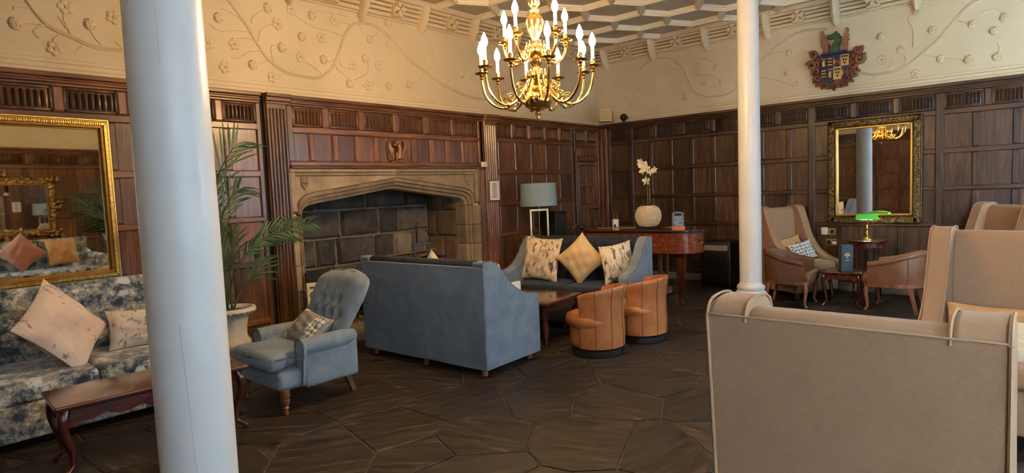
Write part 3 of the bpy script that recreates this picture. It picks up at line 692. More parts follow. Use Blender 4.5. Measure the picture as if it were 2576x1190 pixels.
# things in and by the hearth
g = thing('fire_basket', 'black iron fire basket with upright bars inside the fireplace', 'fire basket', (4.15, 6.55, .035))
for k in range(9): MB().tube([(-.4+.1*k, -.2, .05), (-.4+.1*k, -.2, .55 if k % 2 else .62)], .012, 6).build('bar', m_iron, g)
for z in (.12, .50): MB().tube([(-.42, -.2, z), (.42, -.2, z)], .014, 6).build('cross_rail', m_iron, g)
for sx_ in (-.42, .42): MB().box(sx_-.02, sx_+.02, -.22, .2, 0, .5).build('leg', m_iron, g, 0)
for k, (a, b, lab) in enumerate((((4.50, 6.34, .80), (5.55, 6.36, .815), 'thin brass spit rod lying across the hearth, farther of the two'), ((4.86, 6.20, .735), (5.42, 6.22, .782), 'short pale brass rod lying across the hearth, nearer of the two'))):
    mb = MB().tube([a, b], .011, 8); mb.ball(b, .018, 8, 6); tag(mb.build('spit_rod', m_brassdull), lab, 'rod', 'brass rods across the hearth')
a = thing('andiron', 'grey steel fire dog frame holding the brass rods', 'andiron', (5.44, 6.5, .035))
for sx_ in (-.13, .13): MB().box(sx_-.018, sx_+.018, -.02, .02, 0, .84).build('upright', m_steel, a, 0, bevel=.004)
MB().box(-.16, .16, -.025, .025, .84, .875).build('top_bar', m_steel, a, 0, bevel=.006)
MB().tube([(.06+.045*math.cos(t*PI/6), -.03, .78+.045*math.sin(t*PI/6)) for t in range(12)], .012, 6, closed=True).build('ring', m_steel, a)
MB().box(-.13, .13, -.35, .02, .68, .70).build('tray', m_iron, a, 0)
c = thing('hanging_chain', 'black iron chain with hook hanging against the firebox corner', 'chain', (5.55, 6.72, 1.0))
for k in range(7): MB().tube([(.012*math.cos(t*PI/4) if k % 2 else 0, 0 if k % 2 else .012*math.cos(t*PI/4), .03*k-.1+.02*math.sin(t*PI/4)) for t in range(8)], .005, 5, closed=True).build('link', m_iron, c)
MB().tube([(0, 0, .1), (0, 0, .16), (.02, 0, .19), (.03, 0, .16)], .006, 6).build('hook', m_iron, c)
p = thing('fire_iron', 'long black poker leaning against the stone jamb', 'poker', (3.36, 5.965, .0))
MB().tube([(0, 0, .037), (.04, .03, .70)], .009, 8).build('shaft', m_iron, p); MB().tube([(.038, .028, .66), (.045, .034, .78)], [.018, .022], 8).build('handle', m_black, p)
cb = thing('cardboard_box', 'grey cardboard carton standing by the hearth behind the blue armchair', 'box', (3.33, 5.73, .036), R(-25))
MB().box(-.09, .09, -.04, .04, .0, .42).build('carton', m_card, cb, 0, bevel=.004)
for k in range(5): MB().box(-.055, .045, -.044, -.040, .12+.05*k, .135+.05*k).build('print_line', m_ink, cb, 0)
sg_ = thing('paper_carrier', 'white paper carrier with green ring logo and red lettering by the hearth', 'bag', (3.42, 5.89, .036), R(-25))
MB().box(-.08, .08, -.035, .035, 0, .64).build('bag_body', m_paper, sg_, 0, bevel=.004)
MB().box(-.05, .03, -.038, -.034, .585, .605).build('hand_slot', m_ink, sg_, 0)
mb = MB(); mb.tube([(-.01+.036*math.cos(t*PI/12), -.038, .515+.036*math.sin(t*PI/12)) for t in range(24)], .006, 6, closed=True); mb.build('logo_ring', m_darkgreen, sg_)
MB().prism([(-.03, .52), (-.012, .49), (.02, .54), (.012, .545), (-.012, .512), (-.022, .53)], lambda u, z, d: (u, -.036-d, z), 0, .003).build('logo_tick', m_darkgreen, sg_, 0)
MB().box(-.08, .08, -.0375, -.034, .395, .425).build('colour_band', plain('pink_print', S(226, 170, 160), .7), sg_, 0)
def text(body, name, mat, parent, loc, size, rot=(PI/2, 0, 0), align='CENTER', shear=0, ext=.0008):
    cu = bpy.data.curves.new(name, 'FONT'); cu.body = body; cu.size = size; cu.align_x = align; cu.shear = shear; cu.extrude = ext; cu.resolution_u = 3
    tmp = bpy.data.objects.new(name, cu); COL.objects.link(tmp); bpy.context.view_layer.update()
    me = bpy.data.meshes.new_from_object(tmp.evaluated_get(bpy.context.evaluated_depsgraph_get())); bpy.data.objects.remove(tmp)
    me.materials.clear(); me.materials.append(mat); o = bpy.data.objects.new(name, me); COL.objects.link(o); o.parent = parent; o.location = loc; o.rotation_euler = rot; o['kind'] = 'stuff'
    return o
text('ROP', 'lettering', m_red, sg_, (0, -.037, .435), .05)

# ------------------------------------------------------------------ columns
def column(x, y, r, plinth, label):
    t = thing('column', label, 'column', (x, y, 0)); t['kind'] = 'structure'
    q = r*1.42; MB().box(-q, q, -q, q, 0, plinth).build('plinth', m_plaster, t, 0, bevel=.008)
    z = plinth
    MB().lathe([(r*1.36, z), (r*1.42, z+.02), (r*1.42, z+.045), (r*1.33, z+.07), (r*1.16, z+.075), (r*1.13, z+.085), (r*1.24, z+.095), (r*1.28, z+.115), (r*1.24, z+.135), (r*1.08, z+.145), (r*1.06, z+.16), (r, z+.175)], 48).build('column_base', m_white, t, 40)
    MB().lathe([(r, z+.17), (r*1.0, z+1.2), (r*.97, z+2.2), (r*.93, 3.75)], 64).build('shaft', m_white, t, 40)
    MB().lathe([(r*.93, 3.75), (r*1.12, 3.77), (r*1.12, 3.80), (r*.98, 3.82), (r*.98, 3.88), (r*1.3, 3.95), (r*1.3, 4.0)], 48).build('capital', m_white, t, 40)
    return t
c1 = column(.812, 2.248, .1235, .28, 'thick white painted iron column with cracked paint, close to the floral sofa')
c2 = column(6.84, 2.487, .118, .27, 'slim white column with ringed base on a stone plinth by the leather chairs')
def crack(a, pts): MB().tube([(.1243*math.cos(a+da), .1243*math.sin(a+da), z) for da, z in pts], .0007, 5).build('paint_crack', plain('crack', S(186, 192, 196), .8), c1)
crack(R(-122), [(0, 2.36), (.01, 2.3), (.03, 2.2), (.05, 2.1), (.055, 2.02)]); crack(R(-122), [(.0, 1.18), (.02, 1.1), (.05, 1.02), (.06, .95), (.08, .9), (.1, .8), (.12, .72), (.16, .62)])

# ------------------------------------------------------------------ mirrors and wall fittings
def mirror_frame(t, W, u0, u1, z0, z1, d, fw_, steps, mat, name='frame_rail'):
    for (a, b, c, e) in ((u0, u1, z0, z0+fw_), (u0, u1, z1-fw_, z1), (u0, u0+fw_, z0, z1), (u1-fw_, u1, z0, z1)):
        mb = MB(); hor = (b-a) > (e-c)
        for (k0, k1, dd) in steps:
            if hor:
                lo = z0 if c == z0 else z1-fw_
                s0, s1 = (c+fw_*k0, c+fw_*k1) if c == z0 else (e-fw_*k1, e-fw_*k0)
                board(mb, W, a+fw_*k0, b-fw_*k0, s0, s1, 0, dd, .006)
            else:
                s0, s1 = (a+fw_*k0, a+fw_*k1) if a == u0 else (b-fw_*k1, b-fw_*k0)
                board(mb, W, s0, s1, c+fw_*k0, e-fw_*k0, 0, dd, .006)
        mb.build(name, mat, t, 0)
gm = thing('gilt_mirror', 'wide mirror in a reeded bright gold frame above the floral sofa', 'mirror', (1.675, Y1-.036, 0), R(5))
WLm = lambda u, z, d: (u-1.675, -d, z)
GU = .38
mirror_frame(gm, WLm, GU, 1.675, .955, 2.32, 0, .095, [(0, .2, .03), (.2, .3, .045), (.3, .62, .06), (.62, .72, .05), (.72, .86, .058), (.86, 1, .032)], m_gold)
mb = MB()
for (vert, lst) in ((0, (.955+.044, 2.32-.044)), (1, (1.675-.044, GU+.044))):
    for q in lst:
        n = int((1.675-GU-.1 if not vert else 1.28)/.016)
        for k in range(n):
            if vert: board(mb, WLm, q-.015, q+.015, 1.0+.016*k, 1.009+.016*k, .05, .066, .003)
            else: board(mb, WLm, GU+.05+.016*k, GU+.059+.016*k, q-.015, q+.015, .05, .066, .003)
o = mb.build('reeding', m_gold, gm, 0); o['kind'] = 'stuff'
MB().add([WLm(GU+.08, 1.02, .02), WLm(1.60, 1.02, .02), WLm(1.60, 2.25, .024), WLm(GU+.08, 2.25, .024)], [(0, 1, 2, 3)]).build('mirror_glass', m_mirrorL, gm, 0)
om = thing('ornate_mirror', 'tall rectangular mirror in a carved antique gold frame behind the green lamp', 'mirror', (0, 0, 0))
WRm = lambda u, z, d: (X1-.036-d, u, z)
U0, U1, Z0, Z1, FWD = 1.197, 2.293, .945, 2.345, .125
mirror_frame(om, WRm, U0, U1, Z0, Z1, 0, FWD, [(0, .12, .035), (.12, .7, .05), (.7, .82, .04)], m_goldold)
mirror_frame(om, WRm, U0, U1, Z0, Z1, 0, FWD, [(.82, 1, .055)], m_gold, 'gilt_slip')
mb = MB(); rr = random.Random(3)
def orn(u, z):
    for q in range(3):
        mb.ball(WRm(u+rr.uniform(-.03, .03), z+rr.uniform(-.03, .03), .05), (.014, rr.uniform(.010, .022), rr.uniform(.010, .022)), 6, 4)
nz = 30
for k in range(nz):
    z = Z0+.05+(Z1-Z0-.1)*k/(nz-1); orn(U0+.05, z); orn(U1-.05, z)
for k in range(22):
    u = U0+.05+(U1-U0-.1)*k/21; orn(u, Z0+.05); orn(u, Z1-.05)
o = mb.build('carved_ornament', m_goldold, om, 60); o['kind'] = 'stuff'
uu, zz = (U0+U1)/2, (Z0+Z1)/2; hy, hz = (U1-U0)/2-FWD, (Z1-Z0)/2-FWD
gl = MB().add([(0, -hy, -hz), (0, hy, -hz), (0, hy, hz), (0, -hy, hz)], [(0, 1, 2, 3)]).build('mirror_glass', m_mirror, om, 0, loc=(X1-.06, uu, zz), rot=(0, R(-.6), R(-1.8)))
for (dy, dz, sy_, sz_) in ((0, hz-.012, hy, .012), (0, -hz+.012, hy, .012), (hy-.012, 0, .012, hz), (-hy+.012, 0, .012, hz)):
    MB().add([(0, dy-sy_, dz-sz_), (0, dy+sy_, dz-sz_), (0, dy+sy_, dz+sz_), (0, dy-sy_, dz+sz_)], [(0, 1, 2, 3)]).build('bevelled_edge', m_mirror, om, 0, loc=(X1-.075, uu, zz), rot=(0, R(-.6)+(.08 if dz > 0 else -.08 if dz < 0 else 0), R(-1.8)+(.08 if dy < 0 else -.08 if dy > 0 else 0)))
# coat of arms
cr = thing('coat_of_arms', 'painted carved coat of arms with green dragon crest on the plaster wall', 'crest', (X1-.002, 2.2, 3.2))
WC = lambda u, z, d: (-d, u-2.2, z-3.2)
cols = dict(red=plain('crest_red', S(98, 42, 32), .6, c2=S(134, 74, 52), scale=30), blue=plain('crest_blue', S(36, 40, 68), .6), gold=plain('crest_gold', S(200, 156, 84), .5), green=plain('crest_green', S(34, 62, 38), .5, c2=S(58, 84, 48), scale=25), olive=plain('crest_olive', S(112, 84, 42), .55), black=plain('crest_black', S(40, 32, 30), .6), brown=plain('crest_wing', S(134, 76, 54), .6, c2=S(160, 100, 68), scale=30))
def cp(name, pts, d0, d1, c, bev=.004, par=None): return MB().prism(pts, WC, d0, d1).build(name, cols[c], par or cr, 0, bevel=bev)
cp('shield', [(2.42,3.25),(1.99,3.25),(2.03,3.18),(2.03,2.91),(2.21,2.91),(2.23,2.88),(2.37,2.90),(2.38,3.2)], 0, .05, 'blue')
cp('wing', [(2.35,3.59),(2.34,3.51),(2.31,3.45),(2.27,3.4),(2.28,3.35),(2.27,3.28),(2.35,3.29),(2.36,3.33),(2.34,3.34),(2.38,3.38),(2.36,3.4),(2.38,3.43),(2.37,3.45),(2.39,3.47),(2.38,3.49),(2.38,3.52),(2.37,3.54),(2.38,3.57)], 0, .04, 'brown')
cp('wing', [(2.06,3.59),(2.04,3.57),(2.04,3.54),(2.03,3.52),(2.05,3.5),(2.03,3.48),(2.05,3.45),(2.03,3.43),(2.05,3.4),(2.04,3.38),(2.05,3.35),(2.05,3.32),(2.06,3.28),(2.13,3.29),(2.12,3.33),(2.13,3.37),(2.12,3.42),(2.08,3.49),(2.06,3.53)], 0, .04, 'brown')
cp('dragon', [(2.31,3.52),(2.24,3.52),(2.2,3.54),(2.18,3.56),(2.17,3.52),(2.14,3.515),(2.15,3.49),(2.12,3.48),(2.14,3.46),(2.115,3.44),(2.14,3.42),(2.12,3.4),(2.15,3.38),(2.14,3.36),(2.16,3.35),(2.15,3.32),(2.16,3.28),(2.26,3.27),(2.26,3.32),(2.24,3.37),(2.21,3.41),(2.2,3.46),(2.24,3.46),(2.28,3.455),(2.31,3.49),(2.28,3.5)], .01, .07, 'green', .008)
cp('torse', [(2.37,3.285),(2.06,3.285),(2.06,3.255),(2.37,3.255)], 0, .07, 'blue')
Q = [(2.38, 2.30, 3.22, 3.08, 'blue'), (2.30, 2.22, 3.22, 3.08, 'black'), (2.22, 2.13, 3.22, 3.08, 'red'), (2.13, 2.03, 3.23, 3.08, 'gold'), (2.38, 2.30, 3.07, 2.93, 'black'), (2.30, 2.22, 3.07, 2.92, 'blue'), (2.22, 2.12, 3.08, 2.91, 'gold'), (2.12, 2.03, 3.07, 2.91, 'red')]
for k, (a, b, z1, z0, c_) in enumerate(Q):
    qq = cp('quartering', [(a, z1), (b, z1), (b, z0), (a, z0)], .05, .056, c_, 0)
    m_, h_ = (a+b)/2, (z0+z1)/2
    if c_ == 'black':
        for i in range(3): cp('gold_bar', [(a-.01, z0+.03+.04*i), (b+.01, z0+.03+.04*i), (b+.01, z0+.045+.04*i), (a-.01, z0+.045+.04*i)], .056, .062, 'gold', 0, qq)
    elif c_ == 'blue': cp('gold_lion', [(m_+.012, z0+.02), (m_-.02, z0+.03), (m_-.012, h_), (m_-.022, h_+.03), (m_+.005, h_+.035), (m_+.02, h_)], .056, .064, 'gold', 0, qq); cp('gold_band', [(a-.01, z1-.018), (b+.01, z1-.018), (b+.01, z1-.008), (a-.01, z1-.008)], .056, .062, 'gold', 0, qq)
    elif c_ == 'gold':
        for (du, dz) in ((-.028, .05), (0, .05), (.028, .05), (-.015, .005), (.015, .005), (0, -.035)): cp('black_charge', [(m_+du-.011, h_+dz+.012), (m_+du+.011, h_+dz+.012), (m_+du+.007, h_+dz-.014), (m_+du-.007, h_+dz-.014)], .056, .062, 'black', 0, qq)
    else:
        cp('blue_saltire', [(a-.004, z1), (b+.004, z1), (m_, h_+.01)], .056, .062, 'blue', 0, qq); cp('blue_saltire', [(a-.004, z0), (b+.004, z0), (m_, h_-.01)], .056, .062, 'blue', 0, qq); cp('gold_saltire', [(a-.002, z1-.03), (m_+.02, h_), (a-.002, z0+.03)], .056, .062, 'gold', 0, qq)
SCR = [(2.48,3.28,'red',.055),(2.50,3.14,'olive',.065),(2.44,3.14,'red',.05),(2.44,3.05,'red',.05),(2.47,3.02,'olive',.035),(2.42,2.95,'red',.05),(2.45,2.92,'red',.03),(2.41,2.87,'red',.035),(2.34,2.84,'red',.035),(2.27,2.83,'olive',.035),(2.2,2.82,'red',.04),(2.13,2.84,'olive',.035),(2.07,2.86,'red',.04),(2.01,2.90,'red',.04),(1.97,2.96,'olive',.04),(1.94,3.01,'red',.035),(1.99,3.08,'red',.05),(1.98,3.15,'red',.05),(1.91,3.14,'olive',.06),(1.90,3.19,'olive',.05),(1.93,3.27,'red',.055)]
cp('mantling', [(u, z) for u, z, c_, r in SCR if not (1.97 < u < 2.43 and z > 2.95)], .002, .022, 'red', .006)
for (u, z, c_, r) in SCR:
    r *= 1.3
    mb = MB(); th = math.atan2(z-3.05, u-2.2); pts = []
    for k in range(14):
        a = th+k*.55; q = r*(1-k/17); pts.append(WC(u+q*.75*math.cos(a), z+q*.75*math.sin(a), r*.44+.004+.002*k))
    mb.tube(pts, [r*.42*(1-k/20) for k in range(14)], 7); mb.build('mantling_scroll', cols[c_], cr, 60)
# carved crest on the overmantel
em = thing('carved_crest', 'small carved wooden winged beast crest on the overmantel panel', 'carving', (FC, Y1, 2.1))
WE = lambda u, z, d: (u-FC, -d, z-2.1)
m_carve = wood('carved_oak', S(84, 52, 32), S(124, 80, 52), S(158, 110, 76), .35, 'z', .05, .3)
MB().prism([(4.66,2.26),(4.63,2.24),(4.61,2.19),(4.61,2.14),(4.62,2.09),(4.62,2.04),(4.65,2.0),(4.7,2.0),(4.71,2.06),(4.69,2.11),(4.67,2.16),(4.67,2.21)], WE, .01, .045).build('wing', m_carve, em, 0, bevel=.012, bseg=3)
for k in range(5): MB().tube([WE(4.628+.014*k, 2.245-.02*k, .045), WE(4.628+.016*k, 2.13-.02*k, .062), WE(4.655+.012*k, 2.03-.004*k, .05)], [.006, .010, .006], 8).build('feather', m_carve, em)
mb = MB()                                  # beast: head, neck, body, leg
mb.ball(WE(4.755, 2.225, .055), (.040, .035, .036), 12, 8); mb.ball(WE(4.715, 2.195, .065), (.035, .025, .018), 10, 6); mb.ball(WE(4.80, 2.235, .05), (.028, .02, .022), 8, 6)
mb.tube([WE(4.775, 2.21, .05), WE(4.79, 2.15, .055), WE(4.775, 2.09, .055), WE(4.765, 2.03, .05)], [.030, .034, .042, .046], 12); mb.tube([WE(4.735, 2.10, .06), WE(4.725, 2.04, .07), WE(4.74, 2.005, .06)], .015, 8)
mb.build('beast_body', m_carve, em, 60)
MB().tube([WE(u, z, .04) for u, z in ((4.862, 2.255), (4.886, 2.22), (4.882, 2.17), (4.856, 2.12), (4.836, 2.07), (4.85, 2.03))], [.010, .016, .018, .016, .013, .010], 8).build('wing', m_carve, em)
MB().tube([WE(u, z, .05) for u, z in ((4.65,1.975),(4.70,1.99),(4.74,2.0),(4.78,2.005),(4.81,2.005),(4.85,1.995),(4.89,1.98))], .014, 8).build('torse', m_carve, em)
# small wall fittings
sp = thing('wall_speaker', 'beige wedge loudspeaker on the panelling ledge in the corner', 'speaker', (8.98, 5.72, 2.68), R(-45))
MB().hexa([(-.11, -.10, .01), (.11, -.10, .01), (.08, .08, .01), (-.08, .08, .01)], [(-.11, -.08, .22), (.11, -.08, .22), (.08, .08, .22), (-.08, .08, .22)]).build('cabinet', plain('beige_plastic', S(206, 184, 140), .6), sp, 0, bevel=.006)
MB().box(-.095, .095, -.108, -.096, .03, .2).build('grille', plain('beige_grille', S(186, 160, 112), .8), sp, 0)
MB().box(-.04, .04, .06, .26, .09, .13).build('bracket', m_whiteplastic, sp, 0)
cv = thing('security_camera', 'small dark dome camera on the ledge beside the beige speaker', 'camera', (9.16, 5.45, 2.68))
MB().ball((0, 0, .075), .06, 14, 10).build('dome', m_black, cv); MB().lathe([(.03, 0), (.025, .03)], 14).build('base', m_black, cv); MB().box(.0, .12, -.02, .02, .06, .09).build('arm', m_black, cv, 0)
tb = thing('thermostat', 'small white square box on the end of the mantel rail', 'thermostat', (6.225, Y1-.09, 1.965))
MB().rbox((0, -.018, 0), (.10, .036, .075), .01, 2).build('case', m_whiteplastic, tb); MB().box(-.02, .03, -.039, -.035, -.02, .02).build('face', plain('pale_grey', S(206, 200, 196), .6), tb, 0)
nt = thing('framed_notice', 'printed notice in a thin dark frame on the fluted pilaster', 'notice', (6.445, Y1-.075, 1.59))
MB().box(-.11, .11, -.012, 0, -.15, .15).build('frame', m_oakdark, nt, 0, bevel=.003); MB().box(-.098, .098, -.015, -.01, -.138, .138).build('sheet', m_paper, nt, 0)
mb = MB()
for k in range(20): mb.box(-.055+.004*((k*7) % 5), .055-.005*((k*3) % 6), -.0158, -.015, .105-.011*k, .110-.011*k)
o = mb.build('print_lines', m_ink, nt, 0); o['kind'] = 'stuff'
def socket(y, z, label, plug):
    t = thing('wall_socket', label, 'socket', (X1-.012, y, z), group='brass double sockets under the mirror')
    MB().box(-.012, 0, -.075, .075, -.045, .045).build('plate', m_brassdull, t, 0, bevel=.003)
    for s_ in (-.036, .036): MB().box(-.016, -.01, s_-.026, s_+.026, -.028, .028).build('outlet', m_black, t, 0)
    MB().box(-.018, -.01, -.010, .010, .0, .024).build('switch', m_brassdull, t, 0)
    if plug: MB().rbox((-.05, .055, .01), (.075, .085, .11), .02, 2).build('plug_in_charger', m_whiteplastic, t)
    else: MB().rbox((-.03, -.035, -.005), (.035, .05, .04), .01, 2).build('plug', m_whiteplastic, t)
socket(2.28, .825, 'upper brass double socket with a large white plug-in box, beside the wing chair', True)
socket(2.25, .675, 'lower brass double socket with a small white plug, beside the wing chair', False)
ws = thing('switch_plate', 'small brass wall plate above the piano near the corner', 'switch', (X1-.03, 5.74, 1.06)); MB().box(-.012, 0, -.05, .05, -.05, .05).build('plate', m_brassdull, ws, 0); MB().box(-.018, -.01, -.012, .012, -.02, .02).build('toggle', m_black, ws, 0)

# ------------------------------------------------------------------ chandelier
ch = thing('chandelier', 'two tier brass chandelier with lit candle bulbs hanging from the ceiling', 'chandelier', (3.745, 2.99, 0))
MB().lathe([(.001, 2.122), (.012, 2.128), (.014, 2.14), (.006, 2.148), (.010, 2.152), (.028, 2.162), (.026, 2.178), (.010, 2.186), (.05, 2.194), (.095, 2.220), (.114, 2.262), (.108, 2.304), (.075, 2.33), (.05, 2.345), (.03, 2.355)], 32).build('ball', m_brass, ch, 50)
MB().lathe([(.03, 2.35), (.045, 2.365), (.04, 2.385), (.022, 2.40), (.03, 2.42), (.075, 2.43), (.08, 2.45), (.05, 2.465), (.03, 2.48), (.022, 2.52), (.045, 2.545), (.05, 2.57), (.03, 2.59), (.06, 2.61), (.075, 2.635), (.07, 2.66), (.04, 2.675), (.028, 2.70), (.03, 2.74), (.062, 2.80), (.072, 2.86), (.06, 2.90), (.03, 2.93), (.04, 2.95), (.022, 2.965), (.045, 2.99), (.05, 3.02), (.022, 3.05), (.012, 3.08)], 24).build('stem', m_brass, ch, 50)
MB().tube([(0, 0, 3.07), (0, 0, 3.93)], .012, 8).build('hanging_rod', m_brass, ch); MB().lathe([(.02, 3.90), (.07, 3.94), (.075, 3.995)], 20).build('ceiling_rose', m_brass, ch)
for hz_ in (2.455, 2.665):
    mb = MB()
    for k in range(10): a = 2*PI*k/10; mb.lathe([(.006, 0), (.011, .012), (.006, .028), (.009, .036), (.001, .05)], 8, (.07*math.cos(a), .07*math.sin(a), hz_))
    mb.build('finial_crown', m_brass, ch, 50)
def tier(n, a0, path, rc, zc, k_):
    parts = []
    p3 = smoothpath([(r, 0, z) for r, z in path], 6); m = len(p3)
    parts.append(MB().tube(p3, .0100, 8).build('arm', m_brass, ch))
    sp_ = []
    for t in range(26):
        a = t*.42; q = .036*(1-t/30)*k_; sp_.append((path[3][0]-.02+q*math.cos(a), 0, path[3][1]+.055*k_+q*math.sin(a)))
    parts.append(MB().tube(sp_, .0055, 6).build('scroll', m_brass, ch))
    sp_ = []
    for t in range(22):
        a = PI-t*.42; q = .026*(1-t/26)*k_; sp_.append((path[2][0]+.01+q*math.cos(a), 0, path[2][1]+.085*k_+q*math.sin(a)))
    parts.append(MB().tube(sp_, .0048, 6).build('scroll', m_brass, ch))
    mi = path[3]; parts.append(MB().ball((mi[0], 0, mi[1]), .017, 10, 8).build('knop', m_brass, ch))
    parts.append(MB().lathe([(.008, -.05), (.016, -.04), (.010, -.03), (.018, -.022), (.012, -.012), (.050, -.002), (.054, .006), (.048, .004), (.016, .004), (.013, .012), (.019, .03), (.017, .05), (.012, .052)], 18, (rc, 0, zc)).build('drip_pan', m_brass, ch, 50))
    parts.append(MB().lathe([(.0125, .05), (.0125, .14), (.008, .145)], 12, (rc, 0, zc)).build('candle_sleeve', m_candle, ch))
    parts.append(MB().lathe([(.009, .142), (.018, .155), (.026, .175), (.024, .197), (.013, .228), (.002, .252)], 12, (rc, 0, zc)).build('bulb', m_bulb, ch, 60))
    arm = parts[0]; arm.rotation_euler = (0, 0, a0)
    for o in parts[1:]: o.parent = arm
    for i in range(1, n):
        a = arm.copy(); COL.objects.link(a); a.parent = ch; a.rotation_euler = (0, 0, a0+2*PI*i/n)
        for o in parts[1:]: c = o.copy(); COL.objects.link(c); c.parent = a
tier(10, R(14), [(.05, 2.455), (.085, 2.39), (.15, 2.29), (.25, 2.225), (.345, 2.25), (.41, 2.33), (.432, 2.42), (.435, 2.46)], .435, 2.50, 1.0)
tier(5, R(40), [(.045, 2.665), (.075, 2.62), (.11, 2.57), (.16, 2.555), (.21, 2.59), (.243, 2.65), (.25, 2.69)], .25, 2.73, .8)

# ------------------------------------------------------------------ cushions
def pillow_mesh(w, h, t, n=18, seed=0):
    mb = MB(); rg = random.Random(seed); ph = [rg.uniform(0, 6) for _ in range(4)]
    def pt(u, v, s):
        a, b = 2*u-1, 2*v-1
        x = w/2*a*(1-.09*(1-b*b)); z = h/2*b*(1-.09*(1-a*a))
        k = max(0, (1-a*a)*(1-b*b))**.42
        wr = .012*math.sin(9*a+ph[0])*math.sin(5*b+ph[1])*k+.008*math.sin(13*b+ph[2]+4*a)*k
        return (x, s*(t/2*k+.002)+wr, z)
    mb.grid(n, n, lambda u, v: pt(u, v, -1)); mb.grid(n, n, lambda u, v: pt(u, v, 1))
    return mb
def cushion(label, w, h, t, mat, loc, rot, group=None, seed=0, name='cushion'):
    o = pillow_mesh(w, h, t, 18, seed).build(name, mat, None, 80, loc=loc, rot=rot)
    return tag(o, label, 'cushion', group)

# ------------------------------------------------------------------ grey-blue sofas
def blue_sofa(name, label, loc, rz):
    t = thing(name, label, 'sofa', loc, rz, 'grey-blue sofas facing each other'); L, D, H = 1.63, .76, .985
    sil = [(.38, .07), (.385, .975), (.37, .988), (.27, .985)]+[(v.x, v.y) for v in smoothpath([(.25, .975, 0), (.16, .91, 0), (.06, .80, 0), (-.06, .705, 0), (-.20, .648, 0), (-.36, .625, 0)], 4)]+[(-.38, .60), (-.38, .07)]
    for s_ in (-1, 1):
        a, b = sorted((s_*L/2, s_*(L/2-.13)))
        am = MB().prism(sil, lambda u, z, d: (d, u, z), a, b).build('arm', m_blue, t, 30, bevel=.02, bseg=3)
        MB().tube([(s_*(L/2-.012), u*1.004, z+.004) for u, z in sil], .0055, 6, closed=True).build('piping', m_pipe, am)
    MB().rbox((0, .36, .507), (L-.006, .06, .88), .012, 2).build('back_panel', m_blue, t)
    nx, nz_ = 61, 17; x0 = -(L/2-.135); x1 = -x0
    def tuft(u, v):
        x = x0+(x1-x0)*u; z = .40+.575*v; dpt = 0
        for r in range(3):
            for c in range(9):
                bx = x0+(x1-x0)*((c+.5+(.5 if r % 2 else 0))/9); bz = .56+.15*r
                d2 = ((x-bx)/.030)**2+((z-bz)/.030)**2
                dpt = max(dpt, .028*math.exp(-d2)); 
        fold = .010*abs(math.sin(PI*9*u))**.5 if v > .72 else .006*abs(math.sin(PI*9*u+PI/2))**.5
        y = .20+.06*v-fold+dpt
        if v > .9: y += .05*((v-.9)/.1)**2
        return (x, y, z)
    mb = MB().grid(nx, nz_, tuft); mb.tube([(x0, .325, .945), (x1, .325, .945)], .05, 14); mb.box(x0, x1, .262, .36, .40, .945)
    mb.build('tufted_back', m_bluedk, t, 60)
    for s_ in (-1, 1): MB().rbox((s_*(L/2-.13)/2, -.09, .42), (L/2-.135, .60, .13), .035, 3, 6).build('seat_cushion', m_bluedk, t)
    MB().rbox((0, -.33, .21), (L-.26, .08, .28), .015, 2).build('front_rail', m_blue, t); MB().box(-L/2+.1, L/2-.1, -.33, .33, .075, .35).build('seat_deck', m_bluedk, t, 0)
    for sx_ in (-.72, 0, .72):
        for sy_ in (-.32, .32): MB().lathe([(.028, 0), (.03, .02), (.02, .045), (.026, .075)], 12, (sx_, sy_, 0)).build('foot', m_turn, t)
    return t
s1 = blue_sofa('blue_sofa', 'grey-blue sofa seen from behind with dark blue top roll, beside the armchair', (3.92, 4.33, 0), R(93))
s2 = dup(s1, 'grey-blue sofa with dark buttoned back and three cushions, backing on to the piano', (5.78, 4.15, 0), R(-80))
def on(root, p):            # local to world for a z-rotated thing
    a = root.rotation_euler[2]; return (root.location.x+p[0]*math.cos(a)-p[1]*math.sin(a), root.location.y+p[0]*math.sin(a)+p[1]*math.cos(a), p[2])
A2 = R(-80)
cushion('square cream cushion with grey brush marks at the fireplace end of the facing sofa', .53, .53, .17, m_inkcush, on(s2, (-.43, -.02, .745)), (R(-14), R(3), A2+R(-6)), 'cream cushions on the facing sofa', 1)
cushion('plain speckled tan cushion balanced on its corner in the middle of the facing sofa', .44, .44, .16, m_specklecush, on(s2, (.10, -.04, .755)), (R(-14), R(47), A2), 'cream cushions on the facing sofa', 2)
cushion('cream brush-mark cushion tucked against the near arm of the facing sofa', .45, .45, .16, m_inkcush, on(s2, (.53, .02, .715)), (R(-8), R(-6), A2+R(58)), 'cream cushions on the facing sofa', 3)
A1 = R(93)
cushion('cream brush-mark cushion peeping past the arm of the sofa seen from behind', .45, .45, .15, m_inkcush, on(s1, (-.50, -.10, .71)), (R(-12), R(5), A1-R(25)), None, 4)
cushion('pale cushion with only its corner showing over the back of the sofa', .44, .44, .15, m_cream, on(s1, (.10, .05, .74)), (R(-10), R(45), A1), None, 5)
bk = tag(MB().box(-.012, .012, -.10, .10, 0, .24).build('magazine', m_paper, None, 0, loc=on(s1, (-.655, -.20, .492)), rot=(0, 0, A1), bevel=.002), 'white magazine standing beside the cushion on the sofa seen from behind', 'magazine')

